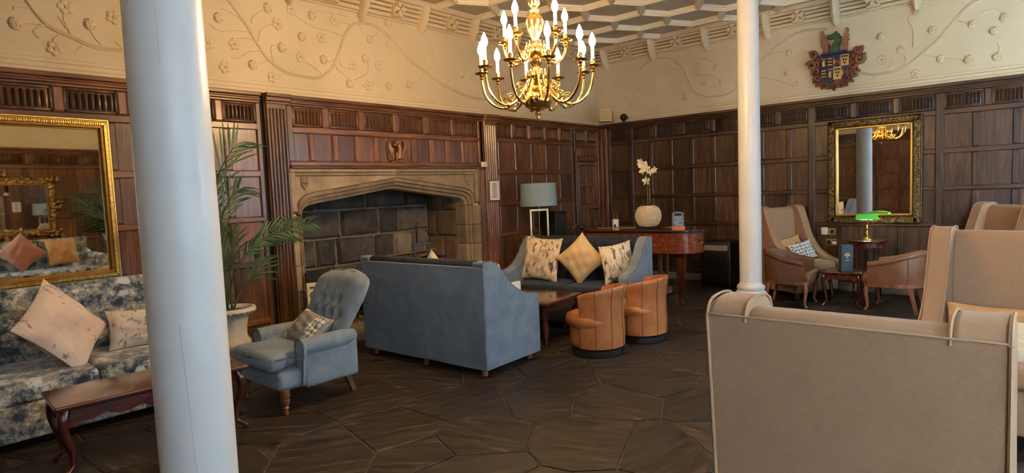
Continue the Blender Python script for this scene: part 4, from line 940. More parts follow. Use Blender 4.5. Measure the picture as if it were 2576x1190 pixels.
# low table between the sofas
lt = thing('coffee_table', 'polished wooden coffee table with turned legs between the two blue sofas', 'table', (4.93, 4.28, 0), R(6))
MB().rbox((0, 0, .435), (.72, 1.15, .035), .01, 2).build('table_top', m_mahogtop, lt)
MB().box(-.32, .32, -.53, -.51, .335, .42).build('apron', m_mahog, lt, 0); MB().box(-.32, .32, .51, .53, .335, .42).build('apron', m_mahog, lt, 0)
for s_ in (-.31, .31): MB().box(s_-.012, s_+.012, -.53, .53, .335, .42).build('apron', m_mahog, lt, 0)
for sx_ in (-.30, .30):
    for sy_ in (-.51, .51): MB().lathe([(.018, 0), (.024, .03), (.014, .06), (.03, .14), (.034, .2), (.02, .26), (.034, .29), (.034, .42)], 14, (sx_, sy_, 0)).build('leg', m_mahogz, lt)

# ------------------------------------------------------------------ buttoned armchair
ac = thing('buttoned_armchair', 'pale blue button-backed armchair with scroll arms and turned front legs', 'armchair', (2.44, 4.49, 0), R(-90))
m_acblue = velvet('pale_blue_velvet', S(112, 126, 136), S(129, 143, 152), .4)
MB().rbox((0, -.03, .245), (.68, .66, .14), .04, 3, 3).build('seat_base', m_acblue, ac)
def seatfn(x, y, z):
    return (x*(1.0+(.22 if y < -.17 else 0)), y-.02*math.cos(x*4), z+.022*math.cos(x*3.2)*math.cos(y*3.0))
MB().rbox((0, -.115, .375), (.52, .58, .13), .05, 4, 8, seatfn).build('seat_cushion', m_acblue, ac)
MB().tube([(x, y, .435-.02) for x, y in ((-.315, -.18), (-.325, -.33), (-.30, -.395), (0, -.428), (.30, -.395), (.325, -.33), (.315, -.18))], .006, 6).build('piping', m_pipe, ac)
for s_ in (-1, 1):
    MB().rbox((s_*.315, .075, .32), (.095, .47, .32), .03, 3, 3).build('arm_panel', m_acblue, ac)
    rp = [(s_*.335, -.165, .472), (s_*.335, -.05, .474), (s_*.335, .08, .473), (s_*.328, .20, .472), (s_*.31, .30, .472)]
    MB().tube(rp, [.062, .066, .066, .064, .05], 18).build('arm_roll', m_acblue, ac, 50)
    fr = [(s_*.29, -.168, .185)]+[(s_*(.335+.064*math.cos(q)*(1 if True else 0)), -.170, .472+.064*math.sin(q)) for q in [PI-PI*k/9 if s_ > 0 else PI-PI*k/9 for k in range(10)]]+[(s_*.35, -.168, .185)]
    af = MB().prism([(p_[0], p_[2]) for p_ in fr], lambda u, z, d: (u, d, z), -.182, -.155).build('arm_front', m_acblue, ac, 30, bevel=.008)
    MB().tube([(p_[0], -.184, p_[2]) for p_ in fr], .0055, 6).build('piping', m_pipe, af)
# back: reclined, rounded top, deep buttons
def bw(v):                                   # half width by height
    return .265+.10*min(1, v*1.5) if v < .80 else .365*max(0.02, (1-((v-.80)/.20)**2.4))**.5*.999+.0
BTN = [(-.13, .80-.16), (0, .86-.18), (.13, .80-.16), (-.20, .47), (-.065, .47), (.065, .47), (.20, .47), (-.13, .28), (0, .28), (.13, .28)]
BTN = [(-.12, .62), (0.0, .62), (.12, .62), (-.19, .44), (-.065, .43), (.065, .43), (.19, .44), (-.12, .24), (0, .24), (.12, .24)]
def backpt(u, v, front):
    a = 2*u-1; hw = bw(v); x = hw*a; z = .36+.60*v
    yb = .24+.26*v+.03*v*v
    wrap = -.07*abs(a)**3*(1-v*.4)
    edge = (1-abs(a)**6)*(1-max(0, (v-.86)/.14)**3 if v > .86 else 1)
    if front:
        y = yb-.11*edge+wrap
        dep = 0
        for bx, bv in BTN:
            d2 = ((x-bx)/.032)**2+((v-bv)/.055)**2; dep = max(dep, .06*math.exp(-d2))
        for (p_, q_) in ((0, 3), (0, 4), (1, 4), (1, 5), (2, 5), (2, 6), (3, 7), (4, 7), (4, 8), (5, 8), (5, 9), (6, 9)):
            ax, av = BTN[p_]; bx, bv = BTN[q_]; dx, dv = bx-ax, (bv-av)*.6
            tt = max(0, min(1, ((x-ax)*dx+(v-av)*.6*dv)/(dx*dx+dv*dv))); dd = math.hypot(x-ax-dx*tt, (v-av)*.6-dv*tt)
            dep = max(dep, .026*math.exp(-(dd/.011)**2))
        if v > .62:
            for bx, bv in BTN[:3]: dep = max(dep, .024*math.exp(-((x-bx*(1+.5*(v-.62)))/.012)**2)*max(0, 1-(v-.62)*2.2))
        return (x, y+dep*edge, z)
    return (x, yb+.012+wrap*.9, z)
mb = MB(); NU, NV = 75, 61
mb.grid(NU, NV, lambda u, v: backpt(u, v, 1)); mb.grid(NU, NV, lambda u, v: backpt(u, v, 0))
n_ = NU*NV
fs = []
for j in range(NV-1): fs += [(j, j+1, n_+j+1, n_+j), ((NU-1)*NV+j, (NU-1)*NV+j+1, n_+(NU-1)*NV+j+1, n_+(NU-1)*NV+j)]
for i in range(NU-1): fs += [(i*NV+NV-1, (i+1)*NV+NV-1, n_+(i+1)*NV+NV-1, n_+i*NV+NV-1), (i*NV, (i+1)*NV, n_+(i+1)*NV, n_+i*NV)]
mb.f += fs
bo = mb.build('buttoned_back', m_acblue, ac, 70)
for bx, bv in BTN:
    q = backpt((bx/bw(bv)+1)/2, bv, 1); MB().ball((q[0], q[1]-.004, q[2]), (.012, .006, .012), 8, 6).build('button', m_pipe, bo)
pp = [backpt(u, v, 0) for u, v in [(0, .05*k) for k in range(0, 20)]+[(k/14, .985) for k in range(1, 14)]+[(1, .05*k) for k in range(19, -1, -1)]]
MB().tube([(p_[0], p_[1]-.004, p_[2]) for p_ in pp], .0055, 6).build('piping', plain('pale_piping', S(150, 160, 165), .8), bo)
for s_ in (-1, 1):
    MB().lathe([(.018, 0), (.022, .012), (.016, .03), (.028, .05), (.018, .062), (.032, .085), (.034, .11), (.024, .118), (.036, .13), (.034, .185)], 16, (s_*.315, -.31, 0)).build('front_leg', m_turn, ac, 50)
    MB().hexa([(s_*.25-.018, .30, 0), (s_*.25+.018, .30, 0), (s_*.25+.018, .335, 0), (s_*.25-.018, .335, 0)], [(s_*.25-.025, .20, .22), (s_*.25+.025, .20, .22), (s_*.25+.025, .25, .22), (s_*.25-.025, .25, .22)]).build('rear_leg', m_oakdark, ac, 0)
def compact(v, f):
    ids = sorted({i for q in f for i in q}); mp = {a: b for b, a in enumerate(ids)}
    return [v[i] for i in ids], [tuple(mp[i] for i in q) for q in f]
cz = cushion('grey and cream cushion with a band of triangles on the pale blue armchair', .42, .30, .13, m_greycush, (2.50, 4.44, .535), (R(-48), R(8), R(-90)), None, 6)
mb = MB(); 
pm = pillow_mesh(.42, .30, .137, 18, 6)
keep = [f for f in pm.f if all(.04 < pm.v[i][0] < .19 for i in f)]
mb.v, mb.f = compact(pm.v, keep); tri = mb.build('triangle_band', m_tri, cz, 80)
keep = [f for f in pm.f if all(pm.v[i][0] < -.13 for i in f)]
mb = MB(); mb.v, mb.f = compact([(a, b*1.01, c) for a, b, c in pm.v], keep); mb.build('cream_band', m_cream, cz, 80)

# ------------------------------------------------------------------ floral sofa and its cushions
def floral_sofa(name, label, loc, rz, L):
    t = thing(name, label, 'sofa', loc, rz, 'floral velvet sofas'); D = .92
    def bk_(u, v):
        x = -L/2+L*u; z = .36+.60*v; y = .22+.16*v+.035*math.cos(PI*(v-.15))
        dp = 0; nb = int(L/.24)
        for r in range(2):
            for c in range(nb):
                bx = -L/2+(c+.5+(.5 if r else 0))*L/nb; bz = .62+.17*r; dp = max(dp, .03*math.exp(-((x-bx)/.045)**2-((z-bz)/.045)**2))
        return (x, y+dp-.012*abs(math.sin(PI*nb*u))*(v > .75), z)
    mb = MB().grid(81, 21, bk_); mb.grid(2, 21, lambda u, v: (-L/2+L*u, .44, .10+.86*v)); mb.tube([(-L/2, .40, .945), (L/2, .40, .945)], .04, 10)
    mb.box(-L/2, L/2, .40, .44, .1, .95)
    mb.build('buttoned_back', m_floral, t, 70)
    n = 3
    for k in range(n):
        w_ = (L-.3)/n; MB().rbox((-(L-.3)/2+w_*(k+.5), -.08, .365), (w_-.006, .76, .15), .04, 3, 6, lambda x, y, z: (x, y, z+.015*math.cos(3*x)*math.cos(3*y))).build('seat_cushion', m_floral, t)
    MB().rbox((0, -.10, .205), (L-.02, .70, .21), .03, 2, 2).build('seat_base', m_floral, t)
    MB().rbox((0, -.44, .18), (L-.04, .05, .24), .02, 2).build('valance', m_floral, t)
    for s_ in (-1, 1):
        MB().rbox((s_*(L/2-.07), -.02, .36), (.14, .84, .46), .05, 3, 3).build('arm', m_floral, t); MB().tube([(s_*(L/2-.06), -.44, .59), (s_*(L/2-.06), .2, .62), (s_*(L/2-.06), .36, .70)], .085, 16).build('arm_roll', m_floral, t)
        for sy_ in (-.36, .36): MB().lathe([(.025, 0), (.03, .06), (.03, .12)], 10, (s_*(L/2-.12), sy_, 0)).build('foot', m_oakdark, t)
    return t
fsf = floral_sofa('floral_sofa', 'long floral velvet sofa in slate and cream below the wide gold mirror', (.88, 5.49, 0), 0, 2.3)
cushion('large faded blush cushion standing on its corner on the floral sofa', .57, .57, .18, m_paintcush, (1.09, 5.38, .715), (R(-42), R(47), R(4)), None, 8)
cushion('oblong pale cushion with a grey flower motif on the floral sofa behind the column', .50, .32, .15, m_flowcush, (1.64, 5.49, .595), (R(-20), R(3), R(-4)), None, 9)
fs2 = floral_sofa('floral_sofa', 'floral velvet sofa against the window wall, seen in the gold mirror', (3.68, NY+.56, 0), PI, 2.1)
cushion('pink ribbed cushion on the floral sofa seen in the gold mirror', .52, .52, .17, m_stripe, (3.50, NY+.66, .80), (R(-20), R(40), PI), None, 10)
cushion('plain tan cushion on the floral sofa seen in the gold mirror', .50, .50, .17, m_tancush, (4.13, NY+.64, .76), (R(-20), 0, PI), None, 11)
rm = thing('carved_mirror', 'carved gilt mirror on the window wall, seen in the gold mirror', 'mirror', (0, 0, 0))
WNm = lambda u, z, d: (u, NY+.036+d, z)
m_carvedgilt = plain('carved_gilt', (.46, .30, .11, 1), .42, 1, c2=(.24, .15, .06, 1), scale=30, bump=.4, bscale=50)
mirror_frame(rm, WNm, 2.65, 4.31, 1.05, 2.12, 0, .12, [(0, .3, .03), (.3, .8, .06), (.8, 1, .04)], m_carvedgilt)
mb = MB(); rg = random.Random(8)
for (u, z) in [(u, z) for u in (2.70, 4.26) for z in [1.08+.035*k for k in range(30)]]+[(2.70+.035*k, z) for k in range(45) for z in (1.1, 2.08)]:
    mb.ball(WNm(u+rg.uniform(-.04, .04), z+rg.uniform(-.04, .05), .06), (rg.uniform(.02, .045), .02, rg.uniform(.02, .045)), 7, 5)
for (u, z) in ((4.29, 1.08), (4.29, 2.12), (3.48, 1.04), (3.48, 2.16), (4.33, 1.6)):
    for k in range(9): mb.ball(WNm(u+rg.uniform(-.1, .1), z+rg.uniform(-.07, .07), .06), (.05, .03, .035), 7, 5)
o = mb.build('carved_ornament', m_carvedgilt, rm, 60); o['kind'] = 'stuff'
MB().add([WNm(2.77, 1.17, .02), WNm(4.19, 1.17, .02), WNm(4.19, 2.0, .02), WNm(2.77, 2.0, .02)], [(0, 1, 2, 3)]).build('mirror_glass', m_mirror, rm, 0)

# carved coffee table in front of the floral sofa
def cabriole(mb, x, y, sx, sy, H, k=1.0):
    p = smoothpath([(x, y, H), (x+.020*sx*k, y+.020*sy*k, H-.06), (x+.018*sx*k, y+.018*sy*k, H*.66), (x-.012*sx*k, y-.012*sy*k, H*.36), (x-.014*sx*k, y-.014*sy*k, H*.16), (x+.016*sx*k, y+.016*sy*k, .035), (x+.034*sx*k, y+.034*sy*k, .012)], 5)
    n = len(p); rr = []
    for i in range(n):
        t = i/(n-1); rr.append((.030 if t < .12 else .034-.02*min(1, (t-.12)/.6)+(.010*max(0, (t-.78)/.22)))*k)
    return mb.tube(p, rr, 10)
def scallop(L, z0, z1, n):
    pts = [(-L/2, z1), (L/2, z1)]
    for k in range(n*8+1):
        u = L/2-L*k/(n*8); s_ = abs(math.sin(PI*k/8)); pts.append((u, z0+.03-.025*s_-(.02*math.exp(-(u/.06)**2))+(-.03 if abs(u) > L/2-.05 else 0)))
    return pts
ct = thing('carved_coffee_table', 'dark mahogany coffee table with cabriole legs in front of the floral sofa', 'table', (1.33, 4.40, 0), R(-3.5))
MB().rbox((0, 0, .435), (1.09, .48, .026), .01, 2).build('table_top', m_mahogtop, ct); MB().rbox((0, 0, .418), (1.06, .42, .02), .008, 2).build('top_moulding', m_mahog, ct)
for s_ in (-1, 1):
    MB().prism(scallop(.98, .315, .41, 5), lambda u, z, d: (u, d, z), s_*.175-.011, s_*.175+.011).build('apron', m_mahog, ct, 30)
    MB().prism(scallop(.34, .315, .41, 2), lambda u, z, d: (d, u, z), s_*.49-.011, s_*.49+.011).build('apron', m_mahog, ct, 30)
    for q in (-1, 1):
        mb = MB(); cabriole(mb, s_*.485, q*.17, s_, q, .41); mb.ball((s_*.50, q*.185, .35), (.028, .028, .045), 8, 6); mb.build('cabriole_leg', m_mahogz, ct, 60)

# ------------------------------------------------------------------ urn planters with palms
def urn(name, label, loc):
    t = thing(name, label, 'planter', loc, 0, 'stone urn planters'); 
    MB().box(-.13, .13, -.13, .13, 0, .09).build('plinth', m_urn, t, 0, bevel=.01)
    MB().lathe([(.115, .09), (.12, .11), (.075, .135), (.07, .16), (.12, .19), (.155, .235), (.162, .28), (.14, .31), (.128, .34), (.132, .42), (.148, .50), (.17, .54), (.205, .555), (.222, .575), (.215, .60), (.19, .605), (.175, .59), (.165, .56), (.02, .56)], 32).build('bowl', m_urn, t, 50)
    mb = MB()
    for k in range(22):
        a = 2*PI*k/22; mb.ball((.205*math.cos(a), .205*math.sin(a), .575), (.018, .018, .024), 7, 5)
    mb.build('egg_moulding', m_urn, t, 60)
    MB().lathe([(.001, .575), (.168, .57)], 20, cap=False).build('soil', m_soil, t)
    return t
def frond(path, L, parent, n=17, seed=0, droop=.3):
    rg = random.Random(seed); P = smoothpath(path, 6); m = len(P); mb = MB()
    mb.tube(P, [.011-.008*i/m for i in range(m)], 6)
    for k in range(n):
        t = .36+.64*k/(n-1); i = min(int(t*(m-1)), m-2); b = P[i].lerp(P[i+1], t*(m-1)-i); d = (P[i+1]-P[i]).normalized()
        side = d.cross(Vector((.35, -.9, .25))).normalized()
        for s_ in (-1, 1):
            ll = L*(1.0-.45*abs(t-.62)/.4)*rg.uniform(.85, 1.15); dr = (d*rg.uniform(.75, 1.0)+side*s_*rg.uniform(.45, .7)+Vector((0, rg.uniform(-.35, .2), 0))).normalized()
            wv = dr.cross(Vector((0, 1, .2))).normalized()*.0095
            pts = [b, b+dr*ll*.35+Vector((0, 0, .01)), b+dr*ll*.7-Vector((0, 0, droop*.04)), b+dr*ll-Vector((0, 0, droop*.14))]
            ws = [.3, 1, .8, .05]; vs = []
            for q, w_ in zip(pts, ws): vs += [q-wv*w_, q+Vector((0, -.003, .004)), q+wv*w_]
            mb.add(vs, [(3*j+c, 3*j+c+1, 3*j+c+4, 3*j+c+3) for j in range(3) for c in range(2)])
    return mb.build('frond', m_green, parent, 60)
u1 = urn('urn_planter', 'weathered pale stone urn on the floor behind the white column', (2.42, 5.66, 0))
pl = thing('potted_palm', 'green palm with feathery fronds growing in the stone urn by the fireplace', 'plant', (2.42, 5.66, .58))
def rel(path): return [(a-2.42, b-5.66, c-.58) for a, b, c in path]
FR = [([(2.37,5.62,0.58),(2.43,5.58,0.88),(2.56,5.55,1.09),(2.72,5.55,1.22),(2.94,5.55,1.29),(3.2,5.55,1.33)], .29, 24), ([(2.36,5.62,0.58),(2.34,5.6,1.07),(2.31,5.6,1.4),(2.37,5.6,1.79),(2.48,5.6,2.0),(2.56,5.6,2.1)], .42, 12), ([(2.44,5.65,0.58),(2.55,5.65,0.78),(2.66,5.65,0.88),(2.74,5.65,1.0)], .34, 9), ([(2.45,5.7,0.58),(2.49,5.75,0.9),(2.54,5.8,1.12),(2.55,5.8,1.28)], .30, 10), ([(2.39,5.66,0.58),(2.33,5.7,1.1),(2.30,5.7,1.5),(2.38,5.7,1.8)], .42, 12), ([(2.38,5.62,0.58),(2.31,5.5,1.04),(2.33,5.5,1.4),(2.42,5.5,1.6),(2.5,5.5,1.68)], .32, 12), ([(2.38,5.66,.58),(2.2,5.6,1.0),(2.05,5.55,1.3),(1.85,5.5,1.45)], .4, 14), ([(2.4,5.66,.58),(2.36,5.6,.9),(2.30,5.5,1.15),(2.2,5.4,1.3)], .35, 14)]
for k, (p_, L_, n_) in enumerate(FR): frond(rel(p_), L_, pl, n_, k+1)
u2 = urn('urn_planter', 'pale stone urn against the window wall, seen in the gold mirror', (5.03, NY+.40, 0))
pl2 = thing('potted_palm', 'green palm in the urn against the window wall, seen in the gold mirror', 'plant', (5.03, NY+.40, .58))
for k in range(7):
    a = k*2*PI/7; frond([(0, 0, 0), (.12*math.cos(a), .10*math.sin(a)+.05, .5), (.3*math.cos(a), .12*math.sin(a)+.08, .9), (.6*math.cos(a), .15*math.sin(a)+.12, 1.0+.2*(k % 3))], .36, pl2, 13, 20+k)

# ------------------------------------------------------------------ tan leather barrel chairs
def barrel(name, label, loc, rz):
    t = thing(name, label, 'chair', loc, rz, 'tan leather barrel chairs'); r = .258
    MB().lathe([(.235, 0), (.245, .006), (.245, .065), (.235, .07)], 40).build('plinth', m_black, t, 40)
    MB().lathe([(r-.03, .07), (r-.006, .085), (r, .12), (r, .26), (r-.008, .27)], 40).build('drum', m_tan, t, 50)
    MB().lathe([(r-.01, .27), (r+.012, .285), (r+.020, .33), (r+.008, .375), (r-.04, .395), (.05, .405), (.001, .405)], 40, (0, -.02, 0)).build('seat_cushion', m_tan, t, 60)
    mb = MB()
    for k in range(10):
        a = R(195+15*k); mb.tube([((r+.02)*math.cos(a), -.02+(r+.02)*math.sin(a), z) for z in (.28, .33)]+[((r-.02)*math.cos(a), -.02+(r-.02)*math.sin(a), .388), (.10*math.cos(a), -.02+.10*math.sin(a), .402)], .003, 5)
    o = mb.build('seam', m_tanseam, t); o['kind'] = 'stuff'
    a0, a1 = R(-12), R(192); n = 37
    def sec(k):
        a = a0+(a1-a0)*k/(n-1); f = math.sin((a-a0)/(a1-a0)*PI)
        top = .585+.075*max(0, f)**.7
        o_ = [(r+.004, .085), (r+.008, .2), (r+.002, .40), (r+.004, top-.13), (r+.022, top-.05), (r+.030, top-.012), (r+.022, top), (r-.004, top-.004), (r-.022, top-.04), (r-.045, top-.13), (r-.055, .34)]
        return [(q*math.cos(a), q*math.sin(a), z) for q, z in o_]
    m_ = 11; mb = MB().add([p_ for k in range(n) for p_ in sec(k)], [(k*m_+j, k*m_+j+1, (k+1)*m_+j+1, (k+1)*m_+j) for k in range(n-1) for j in range(m_-1)]+[tuple(range(m_)), tuple(range((n-1)*m_, n*m_))])
    bb = mb.build('backrest', m_tan, t, 50)
    for k in (0, 6, 12, 18, 24, 30, 36): MB().tube([(p_[0]*1.004, p_[1]*1.004, p_[2]) for p_ in sec(k)[:7]], .0032, 5).build('seam', m_tanseam, bb)
    return t
b1 = barrel('barrel_chair', 'tan leather barrel chair nearest the end of the blue sofa, seat showing', (4.80, 3.21, 0), R(189))
b2 = dup(b1, 'tan leather barrel chair overlapped by its twin, nearer the piano', (5.48, 3.12, 0), R(191))

# ------------------------------------------------------------------ wing chairs
WSIL = [(.36, .09), (.37, .5), (.43, 1.10)]+[(v.x, v.y) for v in smoothpath([(.438, 1.14, 0), (.428, 1.182, 0), (.39, 1.208, 0), (.30, 1.213, 0), (.235, 1.198, 0), (.20, 1.15, 0), (.14, .99, 0), (.07, .80, 0), (-.04, .64, 0), (-.18, .545, 0), (-.31, .495, 0), (-.42, .475, 0)], 4)]+[(-.445, .46), (-.44, .42), (-.36, .385), (-.345, .09)]
def wing_chair(name, label, loc, rz):
    t = thing(name, label, 'wing chair', loc, rz, 'beige wing chairs'); Wd = .74; th = .125
    for s_ in (-1, 1):
        a, b = sorted((s_*Wd/2, s_*(Wd/2-th)))
        wg = MB().prism(WSIL, lambda u, z, d: (d, u, z), a, b).build('wing', m_beige, t, 30, bevel=.03, bseg=4)
        for e, k0 in ((Wd/2-.004, 2), (Wd/2-th+.004, 4)): MB().tube([(s_*e, u-(.004 if u < 0 else -.004), z+.003) for u, z in WSIL[k0:]][:-2], .0045, 6).build('piping', m_beigepipe, wg)
    x = Wd/2-th+.01
    bs = [(.22, .42), (.27, 1.10), (.29, 1.155), (.34, 1.19), (.405, 1.187), (.43, 1.16), (.428, 1.10), (.36, .30), (.36, .09), (.22, .09)]
    MB().prism(bs, lambda u, z, d: (d, u, z), -x, x).build('backrest', m_beige, t, 30, bevel=.018, bseg=3)
    ob = [(.350, .09), (.360, .5), (.43, 1.165), (.442, 1.168), (.380, .5), (.368, .09)]
    obk = MB().prism(ob, lambda u, z, d: (d, u, z), -Wd/2+.006, Wd/2-.006).build('outside_back', m_beige, t, 30)
    for s_ in (-1, 1): MB().tube([(s_*(Wd/2-.004), .370, .09), (s_*(Wd/2-.004), .382, .5), (s_*(Wd/2-.004), .442, 1.165)], .006, 6).build('piping', m_beigepipe, obk)
    MB().tube([(-Wd/2+.01, .441, 1.168), (Wd/2-.01, .441, 1.168)], .0035, 6).build('seam', m_beigepipe, obk)
    MB().rbox((0, -.09, .42), (2*x-.01, .66, .13), .045, 3, 6, lambda a, b, c: (a, b, c+.012*math.cos(4*a)*math.cos(3*b))).build('seat_cushion', m_beige, t)
    MB().rbox((0, -.02, .23), (2*x, .68, .27), .015, 2).build('seat_base', m_beige, t)
    for sx_ in (-.30, .30):
        for sy_ in (-.29, .30): MB().hexa([(sx_-.018, sy_-.018, 0), (sx_+.018, sy_-.018, 0), (sx_+.018, sy_+.018, 0), (sx_-.018, sy_+.018, 0)], [(sx_-.026, sy_-.026, .1), (sx_+.026, sy_-.026, .1), (sx_+.026, sy_+.026, .1), (sx_-.026, sy_+.026, .1)]).build('foot', m_oakdark, t, 0)
    return t
w1 = wing_chair('wing_chair', 'huge beige wing chair seen from behind, its back filling the corner of the view', (2.23, .42, 0), R(90))
w2 = dup(w1, 'beige wing chair facing the camera beyond the one seen from behind, cushions on its seat', (4.66, .24, 0), R(-95))
w3 = dup(w1, 'beige wing chair farthest from the fireplace, only its top showing, lit white by the window', (8.66, .52, 0), R(-131))
w4 = dup(w1, 'beige wing chair in the corner by the column, two cushions leaning on its back', (8.74, 2.55, 0), R(-27))
cushion('tan oblong cushion across the wing chair facing the camera', .52, .34, .15, m_tancush, on(w2, (.02, -.02, .60)), (R(-30), 0, R(-95)), None, 12)
cushion('cream cushion with corded edges in front of the tan one', .46, .30, .13, m_cream, on(w2, (.08, -.17, .57)), (R(-38), 0, R(-92)), None, 13)
cushion('plain tan cushion propped on the wing chair by the column', .44, .30, .14, m_tancush, on(w4, (-.02, .10, .64)), (R(-16), R(-8), R(-27)), None, 14)
cp_ = cushion('small patterned cream cushion in front on the wing chair by the column', .38, .26, .11, m_tri, on(w4, (.04, -.06, .60)), (R(-24), R(-10), R(-31)), None, 15)

# ------------------------------------------------------------------ leather tub armchairs
def tub(name, label, loc, rz):
    t = thing(name, label, 'armchair', loc, rz, 'brown leather tub chairs'); r = .255
    U = [(-r, -.22), (-r, -.05)]+[(r*math.cos(PI-PI*k/16), .03+r*math.sin(PI-PI*k/16)) for k in range(17)]+[(r, -.05), (r, -.22)]
    N = len(U)
    def topz(k): f = k/(N-1); return .555+.135*max(0, math.sin(PI*f))**.8
    def ring(k, z, off):
        x, y = U[k]; nx, ny = (x, y-.03) if y > .03 else (math.copysign(1, x), 0); l = math.hypot(nx, ny); return (x+nx/l*off, y+ny/l*off, z)
    prof = lambda k: [(.33, .005), (.45, .012), (topz(k)-.05, .018), (topz(k)-.02, .010), (topz(k)-.02, -.045), (.40, -.055), (.33, -.055)]
    mb = MB(); m_ = 7
    mb.add([ring(k, z, o) for k in range(N) for z, o in prof(k)], [(k*m_+j, k*m_+(j+1) % m_, (k+1)*m_+(j+1) % m_, (k+1)*m_+j) for k in range(N-1) for j in range(m_)]+[tuple(range(m_)), tuple(range((N-1)*m_, N*m_))])
    tbk = mb.build('tub_back', m_brownlth, t, 50)
    MB().tube([ring(k, topz(k)-.012, -.008) for k in range(N)], .036, 12).build('arm_roll', m_brownlth, t, 50)
    for k in (5, 10, 15): MB().tube([ring(k, z, o+.002) for z, o in prof(k)[:3]], .003, 5).build('seam', m_tanseam, tbk)
    MB().rbox((0, -.05, .37), (2*r-.07, .50, .14), .05, 3, 5, lambda a, b, c: (a*(1.12 if b < -.17 else 1), b, c+.015*math.cos(4*a))).build('seat_cushion', m_brownlth, t)
    poly = [(x*1.02, y*1.02) for x, y in U]+[(r*.9, -.27), (-r*.9, -.27)]
    MB().prism(poly, lambda a, b, d: (a, b, d), .285, .335).build('seat_rail', m_redwood, t, 30, bevel=.006)
    for s_ in (-1, 1):
        mb = MB(); cabriole(mb, s_*.235, -.235, s_*.3, -.5, .30, .8); mb.build('front_leg', m_redwood, t, 60)
        MB().hexa([(s_*.19-.016, .24, 0), (s_*.19+.016, .24, 0), (s_*.19+.016, .272, 0), (s_*.19-.016, .272, 0)], [(s_*.19-.02, .17, .30), (s_*.19+.02, .17, .30), (s_*.19+.02, .21, .30), (s_*.19-.02, .21, .30)]).build('rear_leg', m_redwood, t, 0)
    return t
t1 = tub('tub_chair', 'brown leather tub chair with red wood legs next to the slim column', (8.0, 2.42, 0), R(2))
t2 = dup(t1, 'brown leather tub chair with red wood legs half hidden by a wing chair', (8.24, 1.32, 0), R(176))

# small tables with menu and banker's lamp
sd = thing('side_table', 'small dark carved side table with cabriole legs holding the menu', 'table', (8.25, 1.86, 0), R(3))
MB().rbox((0, 0, .425), (.46, .46, .026), .008, 2).build('table_top', m_mahog, sd)
for s_ in (-1, 1):
    MB().prism(scallop(.38, .34, .412, 2), lambda u, z, d: (u, d, z), s_*.19-.009, s_*.19+.009).build('apron', m_mahog, sd, 30); MB().prism(scallop(.38, .34, .412, 2), lambda u, z, d: (d, u, z), s_*.19-.009, s_*.19+.009).build('apron', m_mahog, sd, 30)
    for q in (-1, 1): mb = MB(); cabriole(mb, s_*.18, q*.18, s_, q, .41, .8); mb.build('cabriole_leg', m_mahogz, sd, 60)
mn = thing('menu_stand', 'dark blue menu block with a gold tree emblem on the side table', 'menu', (8.20, 1.83, .438), R(-62))
MB().box(-.065, .065, -.065, .065, 0, .315).build('menu_block', m_navy, mn, 0, bevel=.003)
WM = lambda u, z, d: (u, -.065-d, z)
mb = MB()
for (u, z, q) in ((0, .205, .022), (-.018, .195, .016), (.018, .195, .016), (-.008, .212, .014), (.010, .214, .014)): mb.prism([(u+q*math.cos(k*PI/6), z+q*math.sin(k*PI/6)*.8) for k in range(12)], WM, 0, .0015)
mb.prism([(-.005, .185), (.005, .185), (.006, .165), (.012, .158), (-.012, .158), (-.006, .165)], WM, 0, .0015)
mb.build('tree_emblem', m_copper, mn, 0)
MB().box(-.032, .032, -.0668, -.065, .142, .149).build('print_line', m_ink, mn, 0); MB().box(-.022, .022, -.0668, -.065, .130, .135).build('print_line', m_chalk, mn, 0)
rt = thing('round_table', 'round dark wood lamp table standing under the ornate mirror', 'table', (8.93, 1.745, 0))
MB().lathe([(.225, .725), (.235, .735), (.235, .75), (.225, .757)], 40).build('table_top', m_mahog, rt, 40); MB().lathe([(.205, .66), (.21, .665), (.21, .725)], 40).build('apron', m_mahog, rt, 40)
for k in range(4): a = PI/4+k*PI/2; MB().tube([(.18*math.cos(a), .18*math.sin(a), .68), (.17*math.cos(a), .17*math.sin(a), .35), (.19*math.cos(a), .19*math.sin(a), 0)], [.018, .014, .011], 8).build('leg', m_mahogz, rt)
MB().lathe([(.15, .25), (.155, .265), (.15, .275)], 30).build('lower_shelf', m_mahog, rt)
bl = thing('bankers_lamp', "lit banker's lamp with green glass shade and brass stem on the round table", 'lamp', (8.93, 1.745, .757), R(-80))
MB().lathe([(.085, 0), (.085, .008), (.06, .02), (.03, .035), (.014, .045), (.016, .07), (.026, .085), (.014, .10), (.012, .13), (.022, .145), (.012, .16), (.010, .19)], 24).build('base', m_brass, bl, 50)
MB().tube([(0, 0, .18), (.01, .0, .23), (.02, -.01, .27), (.01, -.03, .285)], .007, 8).build('stem', m_brass, bl)
MB().tube([(-.135, 0, .262), (-.135, 0, .275), (0, 0, .33), (.135, 0, .275), (.135, 0, .262)], .004, 6).build('yoke', m_brass, bl)
def shade(u, v):
    a = PI*(.02+.96*v); x = -.125+.25*u; k = .62+.38*math.sin(PI*min(1, max(0, .08+.84*u)))**.5
    return (x, -.082*math.cos(a)*k, .258+.075*math.sin(a)*k)
mb = MB().grid(17, 17, shade)
mb.build('glass_shade', m_glassgreen, bl, 60)
MB().lathe([(.011, -.06), (.011, .06)], 10).build('tube_bulb', plain('lamp_tube', (1, .9, .7, 1), .4, emit=(1, .85, .55, 1), es=30), bl, loc=(0, 0, .268), rot=(0, PI/2, 0))

